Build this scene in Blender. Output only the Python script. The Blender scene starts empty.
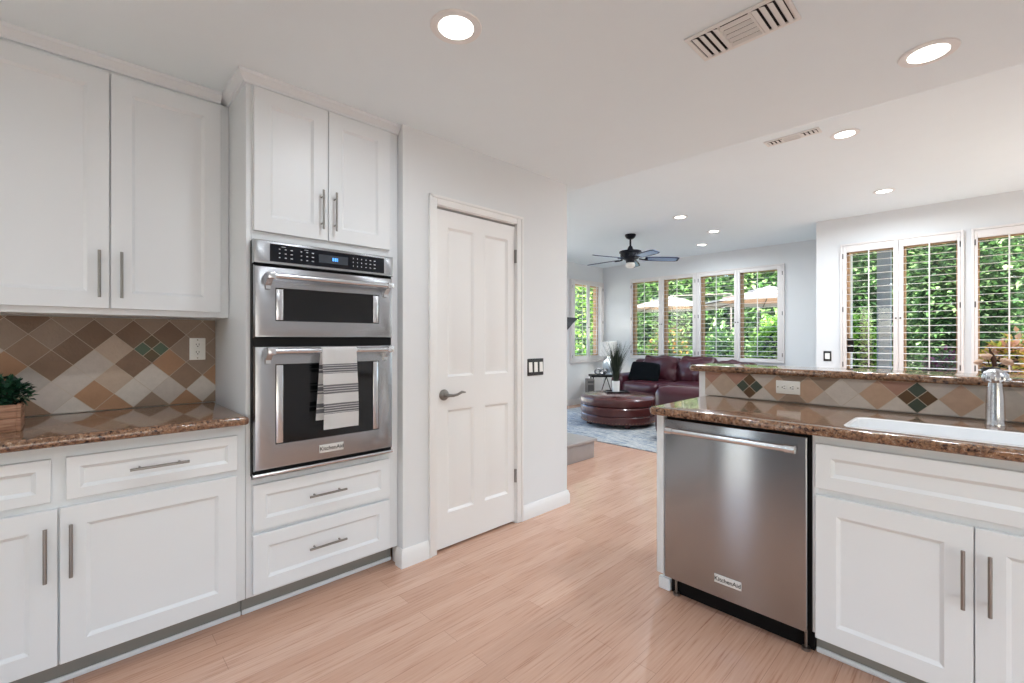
import bpy, bmesh, math, random
from mathutils import Vector, Matrix, noise
R = math.radians
rng = random.Random(7)
S = bpy.context.scene
COL = S.collection

# ------------------------------------------------------------------ camera
FPX = 455.1
cd = bpy.data.cameras.new('camera'); cam = bpy.data.objects.new('camera', cd); COL.objects.link(cam)
cd.sensor_width = 36.0; cd.lens = FPX / 1024 * 36.0; cd.shift_y = -2.5 / 1024; cd.clip_start = 0.02
cam.location = (0, 0, 1.257); cam.rotation_euler = (R(90), 0, R(46.05))
S.camera = cam

# ------------------------------------------------------------------ world, sun, exposure
W = bpy.data.worlds.new('sky'); S.world = W; W.use_nodes = True
wn = W.node_tree.nodes; wl_ = W.node_tree.links
bg = wn['Background']; sky = wn.new('ShaderNodeTexSky')
sky.sky_type = 'NISHITA'; sky.sun_disc = False; sky.sun_elevation = R(48); sky.sun_rotation = R(144)
sky.air_density = 1.0; sky.dust_density = 2.0
wl_.new(sky.outputs[0], bg.inputs[0]); bg.inputs[1].default_value = .8
sd = bpy.data.lights.new('sun', 'SUN'); sd.energy = 18; sd.angle = R(1.0); sd.color = (1, .975, .93)
so = bpy.data.objects.new('sun', sd); COL.objects.link(so); so.rotation_euler = (R(38), 0, R(36))
S.view_settings.view_transform = 'Standard'; S.view_settings.look = 'None'
S.view_settings.exposure = 0.15; S.view_settings.gamma = 1.0; S.view_settings.use_curve_mapping = False
S.cycles.diffuse_bounces = 8; S.cycles.glossy_bounces = 5; S.cycles.transparent_max_bounces = 24
KITCHEN_W = 6.5; LIVING_W = 24.0

# ------------------------------------------------------------------ materials
def lin(c):
    return tuple(((x/255)/12.92 if x/255 <= .04045 else ((x/255+.055)/1.055)**2.4) for x in c) + (1,)
def newmat(name):
    m = bpy.data.materials.new(name); m.use_nodes = True
    nt = m.node_tree; return m, nt, nt.nodes['Principled BSDF']
def mat(name, rgb, rough=.5, metal=0, noise_amt=.0, nscale=8, bump=0, bscale=60, emit=None, estr=0, coat=0, spec=.5):
    m, nt, b = newmat(name); c = lin(rgb)
    b.inputs['Base Color'].default_value = c; b.inputs['Roughness'].default_value = rough
    b.inputs['Metallic'].default_value = metal; b.inputs['Coat Weight'].default_value = coat
    b.inputs['Specular IOR Level'].default_value = spec
    tc = nt.nodes.new('ShaderNodeTexCoord')
    n = nt.nodes.new('ShaderNodeTexNoise'); n.inputs['Scale'].default_value = nscale; n.inputs['Detail'].default_value = 5
    nt.links.new(tc.outputs['Object'], n.inputs['Vector'])
    mx = nt.nodes.new('ShaderNodeMix'); mx.data_type = 'RGBA'
    d = noise_amt
    mx.inputs['A'].default_value = tuple(min(1, x*(1-d)) for x in c[:3]) + (1,)
    mx.inputs['B'].default_value = tuple(min(1, x*(1+d)) for x in c[:3]) + (1,)
    nt.links.new(n.outputs['Fac'], mx.inputs['Factor']); nt.links.new(mx.outputs['Result'], b.inputs['Base Color'])
    if bump:
        n2 = nt.nodes.new('ShaderNodeTexNoise'); n2.inputs['Scale'].default_value = bscale; n2.inputs['Detail'].default_value = 3
        nt.links.new(tc.outputs['Object'], n2.inputs['Vector'])
        bp = nt.nodes.new('ShaderNodeBump'); bp.inputs['Strength'].default_value = bump; bp.inputs['Distance'].default_value = .01
        nt.links.new(n2.outputs['Fac'], bp.inputs['Height']); nt.links.new(bp.outputs[0], b.inputs['Normal'])
    if emit:
        b.inputs['Emission Color'].default_value = lin(emit); b.inputs['Emission Strength'].default_value = estr
    return m
def ramp(nt, stops, interp='LINEAR'):
    r = nt.nodes.new('ShaderNodeValToRGB'); r.color_ramp.interpolation = interp
    el = r.color_ramp.elements
    while len(el) > 1: el.remove(el[-1])
    el[0].position = stops[0][0]; el[0].color = lin(stops[0][1])
    for p, c in stops[1:]:
        e = el.new(p); e.color = lin(c)
    return r
def mapping(nt, scale=(1, 1, 1), rot=(0, 0, 0), loc=(0, 0, 0)):
    tc = nt.nodes.new('ShaderNodeTexCoord'); mp = nt.nodes.new('ShaderNodeMapping')
    mp.inputs['Scale'].default_value = scale; mp.inputs['Rotation'].default_value = rot; mp.inputs['Location'].default_value = loc
    nt.links.new(tc.outputs['Object'], mp.inputs['Vector']); return mp

def granite():
    m, nt, b = newmat('granite'); mp = mapping(nt)
    n1 = nt.nodes.new('ShaderNodeTexNoise'); n1.inputs['Scale'].default_value = 85; n1.inputs['Detail'].default_value = 3; n1.inputs['Roughness'].default_value = .65
    n2 = nt.nodes.new('ShaderNodeTexVoronoi'); n2.inputs['Scale'].default_value = 100
    n3 = nt.nodes.new('ShaderNodeTexNoise'); n3.inputs['Scale'].default_value = 22; n3.inputs['Detail'].default_value = 3
    for n in (n1, n2, n3): nt.links.new(mp.outputs[0], n.inputs['Vector'])
    r1 = ramp(nt, [(.34, (20, 16, 18)), (.42, (50, 36, 34)), (.46, (120, 84, 62)), (.52, (160, 122, 90)), (.57, (104, 76, 62)), (.64, (200, 178, 154)), (.70, (120, 86, 66))])
    nt.links.new(n1.outputs['Fac'], r1.inputs[0])
    r2 = ramp(nt, [(.0, (28, 24, 27)), (.28, (70, 54, 50)), (.5, (160, 124, 96)), (.8, (112, 84, 70))])
    nt.links.new(n2.outputs['Color'], r2.inputs[0])
    mx = nt.nodes.new('ShaderNodeMix'); mx.data_type = 'RGBA'
    nt.links.new(n3.outputs['Fac'], mx.inputs['Factor']); nt.links.new(r1.outputs[0], mx.inputs['A']); nt.links.new(r2.outputs[0], mx.inputs['B'])
    nt.links.new(mx.outputs['Result'], b.inputs['Base Color'])
    b.inputs['Roughness'].default_value = .1; b.inputs['Coat Weight'].default_value = .3; b.inputs['Coat Roughness'].default_value = .05
    return m
def plank_floor():
    m, nt, b = newmat('bamboo_floor'); mp = mapping(nt, rot=(0, 0, R(90)))
    br = nt.nodes.new('ShaderNodeTexBrick'); br.offset = .37; br.squash = 1
    br.inputs['Scale'].default_value = 1; br.inputs['Brick Width'].default_value = 1.15; br.inputs['Row Height'].default_value = .095
    br.inputs['Mortar Size'].default_value = .0009; br.inputs['Mortar Smooth'].default_value = .1; br.inputs['Bias'].default_value = 0
    br.inputs['Color1'].default_value = lin((218, 183, 162)); br.inputs['Color2'].default_value = lin((207, 169, 147)); br.inputs['Mortar'].default_value = lin((178, 140, 122))
    nt.links.new(mp.outputs[0], br.inputs['Vector'])
    mp2 = mapping(nt, scale=(44, 1.5, 1))
    n = nt.nodes.new('ShaderNodeTexNoise'); n.inputs['Scale'].default_value = 2.4; n.inputs['Detail'].default_value = 6; n.inputs['Roughness'].default_value = .6
    nt.links.new(mp2.outputs[0], n.inputs['Vector'])
    r = ramp(nt, [(.30, (196, 164, 146)), (.44, (238, 228, 222)), (.72, (255, 252, 250))]); nt.links.new(n.outputs['Fac'], r.inputs[0])
    mx = nt.nodes.new('ShaderNodeMix'); mx.data_type = 'RGBA'; mx.blend_type = 'MULTIPLY'; mx.inputs['Factor'].default_value = .75
    nt.links.new(br.outputs['Color'], mx.inputs['A']); nt.links.new(r.outputs[0], mx.inputs['B'])
    nt.links.new(mx.outputs['Result'], b.inputs['Base Color'])
    b.inputs['Roughness'].default_value = .2; b.inputs['Specular IOR Level'].default_value = .55
    return m
def steel(name, rgb=(174, 176, 179), rough=.25, stretch=(1, 1, 90), aniso=.75):
    m, nt, b = newmat(name); mp = mapping(nt, scale=stretch)
    n = nt.nodes.new('ShaderNodeTexNoise'); n.inputs['Scale'].default_value = 8; n.inputs['Detail'].default_value = 4
    nt.links.new(mp.outputs[0], n.inputs['Vector'])
    b.inputs['Base Color'].default_value = lin(rgb); b.inputs['Metallic'].default_value = 1
    mr = nt.nodes.new('ShaderNodeMapRange'); mr.inputs['To Min'].default_value = rough - .015; mr.inputs['To Max'].default_value = rough + .02
    nt.links.new(n.outputs['Fac'], mr.inputs['Value']); nt.links.new(mr.outputs[0], b.inputs['Roughness'])
    bp = nt.nodes.new('ShaderNodeBump'); bp.inputs['Strength'].default_value = .012; bp.inputs['Distance'].default_value = .001
    nt.links.new(n.outputs['Fac'], bp.inputs['Height']); nt.links.new(bp.outputs[0], b.inputs['Normal'])
    b.inputs['Anisotropic'].default_value = aniso; b.inputs['Anisotropic Rotation'].default_value = .25
    tg = nt.nodes.new('ShaderNodeTangent'); tg.direction_type = 'RADIAL'; tg.axis = 'Z'
    nt.links.new(tg.outputs[0], b.inputs['Tangent'])
    return m
def pane_glass():
    m = bpy.data.materials.new('window_glass'); m.use_nodes = True; nt = m.node_tree; nt.nodes.clear()
    o = nt.nodes.new('ShaderNodeOutputMaterial'); t = nt.nodes.new('ShaderNodeBsdfTransparent'); g = nt.nodes.new('ShaderNodeBsdfGlossy')
    g.inputs['Roughness'].default_value = .02; t.inputs[0].default_value = (.97, .985, .975, 1)
    f = nt.nodes.new('ShaderNodeMapRange'); lw = nt.nodes.new('ShaderNodeLayerWeight'); lw.inputs[0].default_value = .12; f.inputs['To Min'].default_value = .035; f.inputs['To Max'].default_value = .6
    nt.links.new(lw.outputs['Facing'], f.inputs['Value']); x = nt.nodes.new('ShaderNodeMixShader')
    nt.links.new(f.outputs[0], x.inputs[0]); nt.links.new(t.outputs[0], x.inputs[1]); nt.links.new(g.outputs[0], x.inputs[2]); nt.links.new(x.outputs[0], o.inputs[0])
    return m
def leafmat(name, stops, rough=.5):
    m, nt, b = newmat(name); g = nt.nodes.new('ShaderNodeNewGeometry'); r = ramp(nt, stops)
    nt.links.new(g.outputs['Random Per Island'], r.inputs[0]); nt.links.new(r.outputs[0], b.inputs['Base Color'])
    b.inputs['Roughness'].default_value = rough
    b.inputs['Subsurface Weight'].default_value = 0
    nt.links.new(r.outputs[0], b.inputs['Base Color'])
    # light coming through the leaf
    tr = nt.nodes.new('ShaderNodeBsdfTranslucent'); nt.links.new(r.outputs[0], tr.inputs[0])
    mx = nt.nodes.new('ShaderNodeMixShader'); mx.inputs[0].default_value = .3
    out = nt.nodes['Material Output']
    nt.links.new(b.outputs[0], mx.inputs[1]); nt.links.new(tr.outputs[0], mx.inputs[2]); nt.links.new(mx.outputs[0], out.inputs[0])
    return m
def rugmat():
    m, nt, b = newmat('woven_rug'); mp = mapping(nt, scale=(1.3, 5.5, 1), rot=(0, 0, R(8)))
    n = nt.nodes.new('ShaderNodeTexNoise'); n.inputs['Scale'].default_value = 1.9; n.inputs['Detail'].default_value = 8; n.inputs['Roughness'].default_value = .7
    nt.links.new(mp.outputs[0], n.inputs['Vector'])
    r = ramp(nt, [(.32, (70, 80, 92)), (.42, (130, 138, 146)), (.49, (196, 194, 188)), (.56, (116, 130, 146)), (.64, (206, 204, 198))])
    nt.links.new(n.outputs['Fac'], r.inputs[0]); nt.links.new(r.outputs[0], b.inputs['Base Color']); b.inputs['Roughness'].default_value = .95
    return m
def woodmat(name, stops, scale=(2, 2, 30)):
    m, nt, b = newmat(name); mp = mapping(nt, scale=scale)
    n = nt.nodes.new('ShaderNodeTexNoise'); n.inputs['Scale'].default_value = 5; n.inputs['Detail'].default_value = 6
    nt.links.new(mp.outputs[0], n.inputs['Vector']); r = ramp(nt, stops)
    nt.links.new(n.outputs['Fac'], r.inputs[0]); nt.links.new(r.outputs[0], b.inputs['Base Color']); b.inputs['Roughness'].default_value = .6
    return m

M = dict(
    cab=mat('white_cabinet_paint', (223, 227, 230), .38, noise_amt=.01),
    wall=mat('wall_paint', (220, 223, 225), .7, noise_amt=.012, bump=.05, bscale=240),
    ceil=mat('ceiling_paint', (228, 238, 243), .85, noise_amt=.012, bump=.08, bscale=180),
    trim=mat('trim_paint', (230, 230, 229), .4, noise_amt=.01),
    shut=mat('shutter_paint', (226, 222, 220), .45, noise_amt=.01),
    granite=granite(), floor=plank_floor(),
    steel=steel('brushed_steel'), steelv=steel('brushed_steel_vertical', stretch=(90, 90, 1), aniso=.5, rough=.28),
    chrome=mat('polished_steel', (212, 214, 217), .26, 1), nickel=mat('brushed_nickel', (150, 147, 143), .28, 1, .05, 40),
    black=mat('black_gloss', (10, 11, 14), .08, noise_amt=.02), blackm=mat('black_matte', (9, 9, 10), .5, noise_amt=.05, spec=.2),
    panel=mat('control_glass', (10, 16, 26), .1, noise_amt=.02), mark=mat('panel_marks', (196, 200, 206), .5),
    screen=mat('display_screen', (60, 66, 74), .25), digit=mat('display_digits', (60, 130, 220), .5, emit=(90, 170, 255), estr=1.2),
    badge=mat('badge_plate', (222, 222, 220), .35, .2), badgetxt=mat('badge_text', (22, 22, 24), .5),
    grout=mat('tile_grout', (182, 170, 154), .9, noise_amt=.08, nscale=60),
    outlet=mat('white_plastic', (232, 232, 228), .35), slot=mat('slot_dark', (40, 38, 38), .6), gold=mat('screw_metal', (150, 140, 120), .4, .8),
    porcelain=mat('porcelain', (242, 244, 246), .12, coat=.3),
    leather=mat('burgundy_leather', (66, 27, 36), .3, noise_amt=.3, nscale=9, bump=.25, bscale=24, coat=.12),
    leather2=mat('brown_red_leather', (80, 40, 38), .27, noise_amt=.22, nscale=10, bump=.08, bscale=40, coat=.35),
    nail=mat('brass_nailhead', (150, 118, 84), .35, .9), darkwood=mat('dark_wood', (44, 26, 22), .4, noise_amt=.15),
    pillow=mat('black_fabric', (11, 14, 17), .95, spec=.1, noise_amt=.2, bump=.3, bscale=200),
    rug=rugmat(), pot=mat('white_ceramic', (236, 236, 232), .3), tray=mat('dark_tray', (34, 32, 32), .3),
    grass=leafmat('grass_blades', [(0, (22, 28, 22)), (.5, (44, 54, 40)), (1, (70, 78, 58))]),
    lampglass=mat('pale_glass_ceramic', (196, 208, 216), .15, coat=.4), shade=mat('linen_shade', (244, 243, 238), .8, noise_amt=.02),
    knot=mat('silver_knot', (150, 152, 156), .25, .8), ironblk=mat('black_iron', (24, 23, 24), .45, .3),
    greybox=mat('grey_speaker_cloth', (118, 112, 106), .8, noise_amt=.1), greydark=mat('grey_speaker_dark', (70, 66, 64), .7),
    fan=mat('fan_dark_bronze', (26, 28, 36), .35, .5), blade=mat('fan_blade_navy', (28, 52, 88), .25, .2), bladein=mat('fan_blade_reflection', (150, 176, 206), .25),
    bulb=mat('frosted_glass', (240, 240, 236), .4), lampface=mat('downlight_face', (255, 252, 246), .5, emit=(255, 250, 240), estr=6.0),
    hearth=mat('hearth_stone', (158, 150, 146), .4, noise_amt=.08, nscale=14), mantel=mat('mantel_navy', (30, 36, 48), .4),
    plate=mat('switch_black', (22, 22, 24), .4), tan=woodmat('tan_window_wood', [(.3, (176, 138, 104)), (.7, (206, 170, 134))]),
    glass=pane_glass(), vent=mat('vent_white', (228, 228, 226), .5), ventdark=mat('vent_shadow', (36, 36, 38), .9),
    planter=woodmat('planter_wood', [(.3, (120, 84, 64)), (.5, (158, 116, 92)), (.7, (178, 140, 114))], (3, 3, 26)),
    bush=leafmat('boxwood_leaves', [(0, (16, 44, 34)), (.5, (30, 74, 54)), (1, (62, 110, 80))]),
    towel=mat('towel_white', (250, 250, 250), .95, noise_amt=.03, nscale=300, bump=.3, bscale=500), towelg=mat('towel_grey', (136, 136, 142), .95, noise_amt=.1, nscale=300),
    bloom=mat('beige_petal', (222, 190, 166), .7, noise_amt=.12, nscale=40), stem=mat('brown_stem', (72, 44, 28), .7),
    canvas=mat('umbrella_canvas', (150, 146, 145), .8), canvast=mat('umbrella_tan', (206, 164, 138), .85), ground=mat('garden_ground', (190, 184, 170), .95, noise_amt=.2, nscale=2),
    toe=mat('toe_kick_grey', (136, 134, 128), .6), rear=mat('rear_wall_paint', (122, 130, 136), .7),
    post=mat('grey_blue_post', (146, 154, 166), .6, noise_amt=.05), bark=mat('bark', (82, 66, 54), .9, noise_amt=.25),
    stucco=mat('stucco', (196, 176, 156), .9, noise_amt=.05),
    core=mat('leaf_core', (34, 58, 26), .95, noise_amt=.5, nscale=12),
    g_bright=leafmat('leaves_bright', [(0, (90, 142, 42)), (.5, (150, 202, 76)), (1, (212, 238, 140))]),
    g_mid=leafmat('leaves_mid', [(0, (58, 100, 44)), (.5, (110, 156, 80)), (1, (184, 212, 146))]),
    g_dark=leafmat('leaves_dark', [(0, (34, 62, 32)), (.45, (70, 112, 58)), (.8, (126, 164, 98)), (1, (176, 200, 146))]),
    g_autumn=leafmat('leaves_autumn', [(0, (150, 180, 60)), (.35, (236, 216, 100)), (.65, (236, 164, 108)), (1, (246, 208, 192))]),
    g_purple=leafmat('flowers_purple', [(0, (90, 30, 70)), (.4, (150, 70, 120)), (.6, (60, 100, 50)), (1, (110, 150, 80))]),
    g_orange=leafmat('leaves_orange_green', [(0, (60, 96, 40)), (.55, (110, 150, 70)), (.8, (140, 150, 70)), (.86, (190, 120, 60)), (1, (214, 150, 96))]),
)
TILE = dict(
    dk=(112, 86, 66), dk2=(124, 98, 78), br=(134, 108, 88), gb=(142, 122, 106), lg=(196, 188, 180), lg2=(184, 174, 166), be=(176, 156, 138),
    og=(160, 122, 92), tn=(178, 150, 128), pk=(160, 122, 106), gn=(58, 68, 56), bw=(88, 62, 34), gn2=(66, 88, 66), bw2=(84, 66, 34), gy=(168, 160, 152))
TM = {k: mat('tile_' + k, v, .45 if k in ('gn', 'bw', 'gn2', 'bw2') else .55, noise_amt=.12, nscale=45, bump=.15, bscale=90) for k, v in TILE.items()}

# ------------------------------------------------------------------ mesh builder and object helpers
FX = lambda x0: (lambda p: Vector((x0 + p[2], p[0], p[1])))       # wall facing +X : (along Y, up, out)
FY = lambda y0: (lambda p: Vector((p[0], y0 - p[2], p[1])))       # wall facing -Y : (along X, up, out)
WL = {}
class MB:
    def __init__(s, f=None): s.bm = bmesh.new(); s.f = f or (lambda p: Vector(p)); s.mi = 0
    def v(s, p): return s.bm.verts.new(s.f(p))
    def face(s, vs):
        try: fc = s.bm.faces.new(vs); fc.material_index = s.mi; return fc
        except ValueError: return None
    def quad(s, *ps): return s.face([s.v(p) for p in ps])
    def box(s, a, b, bev=0, seg=2):
        x0, y0, z0 = (min(a[i], b[i]) for i in range(3)); x1, y1, z1 = (max(a[i], b[i]) for i in range(3))
        vs = [s.v(p) for p in ((x0,y0,z0),(x1,y0,z0),(x1,y1,z0),(x0,y1,z0),(x0,y0,z1),(x1,y0,z1),(x1,y1,z1),(x0,y1,z1))]
        fs = [s.face([vs[i] for i in q]) for q in ((0,3,2,1),(4,5,6,7),(0,1,5,4),(1,2,6,5),(2,3,7,6),(3,0,4,7))]
        if bev:
            es = list({e for f in fs for e in f.edges})
            r = bmesh.ops.bevel(s.bm, geom=es, offset=bev, segments=seg, affect='EDGES', profile=.5)
            for f in r['faces']: f.material_index = s.mi
        return s
    def prism(s, poly, w0, w1):                      # polygon in (u,v), extruded along w
        a = [s.v((p[0], p[1], w0)) for p in poly]; b = [s.v((p[0], p[1], w1)) for p in poly]; n = len(poly)
        s.face(a[::-1]); s.face(b)
        for i in range(n): s.face([a[i], a[(i+1) % n], b[(i+1) % n], b[i]])
        return s
    def loops(s, loops, cap0=True, cap1=True, close=True):
        L = [[s.v(p) for p in lp] for lp in loops]; n = len(L[0])
        for a, b in zip(L, L[1:]):
            for i in range(n if close else n-1): s.face([a[i], a[(i+1) % n], b[(i+1) % n], b[i]])
        if cap0: s.face(L[0][::-1])
        if cap1: s.face(L[-1])
        return L
    def lathe(s, prof, c=(0, 0, 0), n=32, sx=1, sy=1, cap=True, axis=None):
        q = axis and Vector((0, 0, 1)).rotation_difference(Vector(axis))
        def P(r, z, a):
            p = Vector((r*math.cos(a)*sx, r*math.sin(a)*sy, z))
            if q: p = q @ p
            return (p.x + c[0], p.y + c[1], p.z + c[2])
        s.loops([[P(r, z, 2*math.pi*i/n) for i in range(n)] for r, z in prof], cap, cap); return s
    def tube(s, pts, r, n=12, caps=True):
        pts = [Vector(p) for p in pts]; rs = r if isinstance(r, (list, tuple)) else [r]*len(pts); lps = []
        up = None
        for i, p in enumerate(pts):
            t = ((pts[min(i+1, len(pts)-1)] - pts[max(i-1, 0)])).normalized()
            if up is None: up = Vector((0, 0, 1)) if abs(t.z) < .9 else Vector((1, 0, 0))
            x = up.cross(t).normalized(); y = t.cross(x); up = y
            lps.append([tuple(p + (x*math.cos(2*math.pi*k/n) + y*math.sin(2*math.pi*k/n))*rs[i]) for k in range(n)])
        s.loops(lps, caps, caps); return s
    def puff(s, c, h, r=.05, bulge=(0, 0, 0), cuts=12, wr=0, rot=None, seed=0):
        t = bmesh.new(); bmesh.ops.create_cube(t, size=2); bmesh.ops.subdivide_edges(t, edges=t.edges[:], cuts=cuts, use_grid_fill=True)
        hv = Vector(h); rot = rot or Matrix.Identity(3); mp = {}
        for v in t.verts:
            p = Vector((math.sin(v.co[i]*math.pi/2) for i in range(3))); q0 = p.copy()
            p = Vector((p[i]*hv[i] for i in range(3)))
            q = Vector((max(-(hv[i]-r), min(hv[i]-r, p[i])) for i in range(3))); d = p - q
            if d.length > 1e-6: p = q + d.normalized()*r
            g = [(1-q0[0]**2), (1-q0[1]**2), (1-q0[2]**2)]
            for i in range(3): p[i] += bulge[i]*q0[i]*g[(i+1) % 3]*g[(i+2) % 3]
            if wr:
                k = noise.noise(Vector((p.x*9+seed, p.y*9, p.z*9)))*wr; p += (p.normalized())*k
            mp[v] = s.v(tuple(rot @ p + Vector(c)))
        for f in t.faces: s.face([mp[v] for v in f.verts])
        t.free(); return s
    def shaker(s, u0, u1, v0, v1, w0, w1, rail=.068, rec=.009, bv=.012):
        e = .0018
        rect = lambda i, w: [(u0+i, v0+i, w), (u1-i, v0+i, w), (u1-i, v1-i, w), (u0+i, v1-i, w)]
        s.loops([rect(0, w0), rect(0, w1-e), rect(e, w1), rect(rail, w1), rect(rail+bv, w1-rec)]); return s
    def text(s, body, c, size, z=.0, mi=1):
        cu = bpy.data.curves.new('t', 'FONT'); cu.body = body; cu.size = size; cu.align_x = 'CENTER'; cu.align_y = 'CENTER'; cu.extrude = .0004; cu.offset = size*.012
        ob = bpy.data.objects.new('t', cu); COL.objects.link(ob); bpy.context.view_layer.update()
        me = bpy.data.meshes.new_from_object(ob.evaluated_get(bpy.context.evaluated_depsgraph_get()))
        vs = [s.v((v.co.x + c[0], v.co.y + c[1], v.co.z + z)) for v in me.vertices]; k = s.mi; s.mi = mi
        for p in me.polygons: s.face([vs[i] for i in p.vertices])
        s.mi = k; bpy.data.objects.remove(ob); bpy.data.curves.remove(cu); bpy.data.meshes.remove(me); return s
    def build(s, name, mats, parent=None, loc=None, smooth=True, weld=0, normals=True):
        if weld: bmesh.ops.remove_doubles(s.bm, verts=s.bm.verts, dist=weld)
        if normals: bmesh.ops.recalc_face_normals(s.bm, faces=s.bm.faces)
        base = Vector(WL[parent.name]) if parent else Vector(loc or (0, 0, 0))
        for v in s.bm.verts: v.co -= base
        if smooth:
            for f in s.bm.faces: f.smooth = True
            for e in s.bm.edges:
                if len(e.link_faces) == 2:
                    if e.calc_face_angle(0) > R(32): e.smooth = False
                    elif e.link_faces[0].material_index != e.link_faces[1].material_index: e.smooth = False
        me = bpy.data.meshes.new(name); s.bm.to_mesh(me); s.bm.free()
        for m in (mats if isinstance(mats, (list, tuple)) else [mats]): me.materials.append(m)
        o = bpy.data.objects.new(name, me); COL.objects.link(o)
        if parent: o.parent = parent
        else: o.location = base
        WL[o.name] = base; return o
def tag(o, label, cat, group=None, kind=None):
    o['label'] = label; o['category'] = cat
    if group: o['group'] = group
    if kind: o['kind'] = kind
    return o
def thing(name, label, cat, loc, group=None):
    o = bpy.data.objects.new(name, None); o.empty_display_size = .1; COL.objects.link(o); o.location = loc; WL[o.name] = Vector(loc)
    return tag(o, label, cat, group)
def struct(o): o['kind'] = 'structure'; return o
def sempty(name, loc):
    o = bpy.data.objects.new(name, None); COL.objects.link(o); o.location = loc; WL[o.name] = Vector(loc); o['kind'] = 'structure'; return o
def bar_pull(f, u0, v0, u1, v1, w, parent, r=.0055, stand=.03, m=None, name='handle'):
    b = MB(f); d = Vector((u1-u0, v1-v0, 0)); a = Vector((u0, v0, w+stand)); k = .16
    b.tube([a, a+d], r, 12)
    for t in (k, 1-k):
        p = a + d*t; b.tube([(p.x, p.y, w), (p.x, p.y, w+stand)], r*.8, 10)
    return b.build(name, m or M['nickel'], parent)

# ================================================================== SETTING
KX = -2.87; PC = 2.726   # kitchen left wall; pantry corner
CK, CL = 2.44, 2.72 # ceilings
b = MB(); b.box((-5.6, -2.3, -.1), (1.9, 8.05, 0)); struct(b.build('floor', M['floor']))
# kitchen ceiling with its rounded edge towards the living room
b = MB(); L = []
for (dy, z) in ((0.0, CL+.02), (0, CK+.04), (-.008, CK+.018), (-.02, CK+.006), (-.045, CK)):
    L.append([(-2.98, 2.88+dy, z), (1.8, 3.02+dy, z)])
    L[-1] += [(1.8, -2.3, z), (-2.98, -2.3, z)]
b.loops(L); struct(b.build('ceiling', M['ceil']))
b = MB(); b.box((-5.6, 2.66, CL), (1.9, 8.05, CL+.12)); struct(b.build('ceiling_living', M['ceil']))
b = MB(); b.box((-2.98, -2.3, CL), (1.9, 2.66, CL+.12)); b.box((-6.2, -4.5, CL+.12), (2.4, 8.6, CL+.3)); b.box((2.4, -5.5, CL+.12), (5.0, 2.6, CL+.3)); b.box((2.4, 2.6, CL+.12), (2.95, 8.6, CL+.3)); struct(b.build('roof_and_shade_eaves', M['stucco']))  # house roof, plus unseen overhangs shaped to shade the wall openings
b = MB(); b.box((KX-.11, -2.3, 0), (KX, PC, CK)); struct(b.build('wall_left', M['wall']))
# pantry closet wall with the door opening
PX = -2.22; D0, D1, DT = 1.524, 2.178, 2.04
b = MB(); b.box((PX-.11, 1.305, 0), (PX, D0, CK)); b.box((PX-.11, D1, 0), (PX, PC, CK)); b.box((PX-.11, D0, DT), (PX, D1, CK))
b.box((KX, PC-.1, 0), (PX-.06, PC, CK)); struct(b.build('wall_pantry', M['wall']))
b = MB(); b.box((-5.56, 2.66, 0), (-2.88, 3.5, CL)); struct(b.build('wall_fireplace', M['wall']))
def wall_holes(name, f, u0, u1, v0, v1, w0, w1, holes, m=M['wall']):
    b = MB(f); us = sorted({u0, u1, *[h[0] for h in holes], *[h[1] for h in holes]})
    for a, c in zip(us, us[1:]):
        hs = sorted([h for h in holes if h[0] < (a+c)/2 < h[1]], key=lambda h: h[2]); z = v0
        for h in hs:
            if h[2] > z: b.box((a, z, w0), (c, h[2], w1))
            z = h[3]
        if v1 > z: b.box((a, z, w0), (c, v1, w1))
    return struct(b.build(name, m))
LX, BY, NY = -5.45, 7.85, 6.7
wall_holes('wall_living', FX(LX), 3.5, 8.0, 0, CL, -.15, 0, [(3.75, 6.1, 0, 2.3), (6.84, 7.76, .86, 2.36)])  # first hole is an unseen opening added to brighten the living room
wall_holes('wall_back', FY(BY), LX-.15, -1.46, 0, CL, -.15, 0, [(-4.79, -3.50, .915, 2.385), (-3.45, -2.15, .915, 2.385)])
wall_holes('wall_nook', FY(NY), -1.458, 1.8, 0, CL, -.15, 0, [(-1.19, -.16, .87, 2.36), (-.075, .955, .87, 2.36)])
b = MB(); b.box((-1.458, NY+.15, 0), (-1.30, 8.0, CL)); struct(b.build('wall_return', M['wall']))
wall_holes('wall_right', lambda p: Vector((1.9-p[2], p[0], p[1])), -2.3, NY+.15, 0, CL, 0, .1, [(-1.6, .9, .0, 1.3), (4.7, 6.2, 0, 2.2)])  # unseen openings added to let fill daylight into both rooms
wall_holes('wall_rear', lambda p: Vector((p[0], -2.3+p[2], p[1])), KX, 1.8, 0, CK, 0, .1, [(-2.42, -2.14, 0, 2.1), (-2.02, -1.74, 0, 2.1)], M['rear'])  # out of view; door slots and grey set for light and dishwasher reflection
# baseboards
def baseboard(name, pts, h=.1, t=.016, m=M['trim']):
    b = MB(); prof = [(0, 0), (t, 0), (t, h*.72), (t*.75, h*.8), (t*.6, h*.93), (t*.3, h), (0, h)]; n = len(pts); L = []
    P = [Vector((p[0], p[1], 0)) for p in pts]
    for i, p in enumerate(P):
        d0 = (P[i]-P[i-1]).normalized() if i else (P[1]-P[0]).normalized(); d1 = (P[i+1]-P[i]).normalized() if i < n-1 else d0
        n0 = Vector((d0.y, -d0.x, 0)); n1 = Vector((d1.y, -d1.x, 0)); k = (n0+n1); k = k / max(.2, k.dot(n0))
        L.append([tuple(p + k*x + Vector((0, 0, z))) for x, z in prof])
    b.loops(L); return struct(b.build(name, m))
baseboard('baseboard_pantry', [(-2.275, 1.305), (PX, 1.305), (PX, 1.469)])
baseboard('baseboard_corner', [(PX, 2.236), (PX, PC), (-2.85, PC)])
baseboard('baseboard_living', [(LX, 6.1), (LX, BY)], .11)
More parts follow.
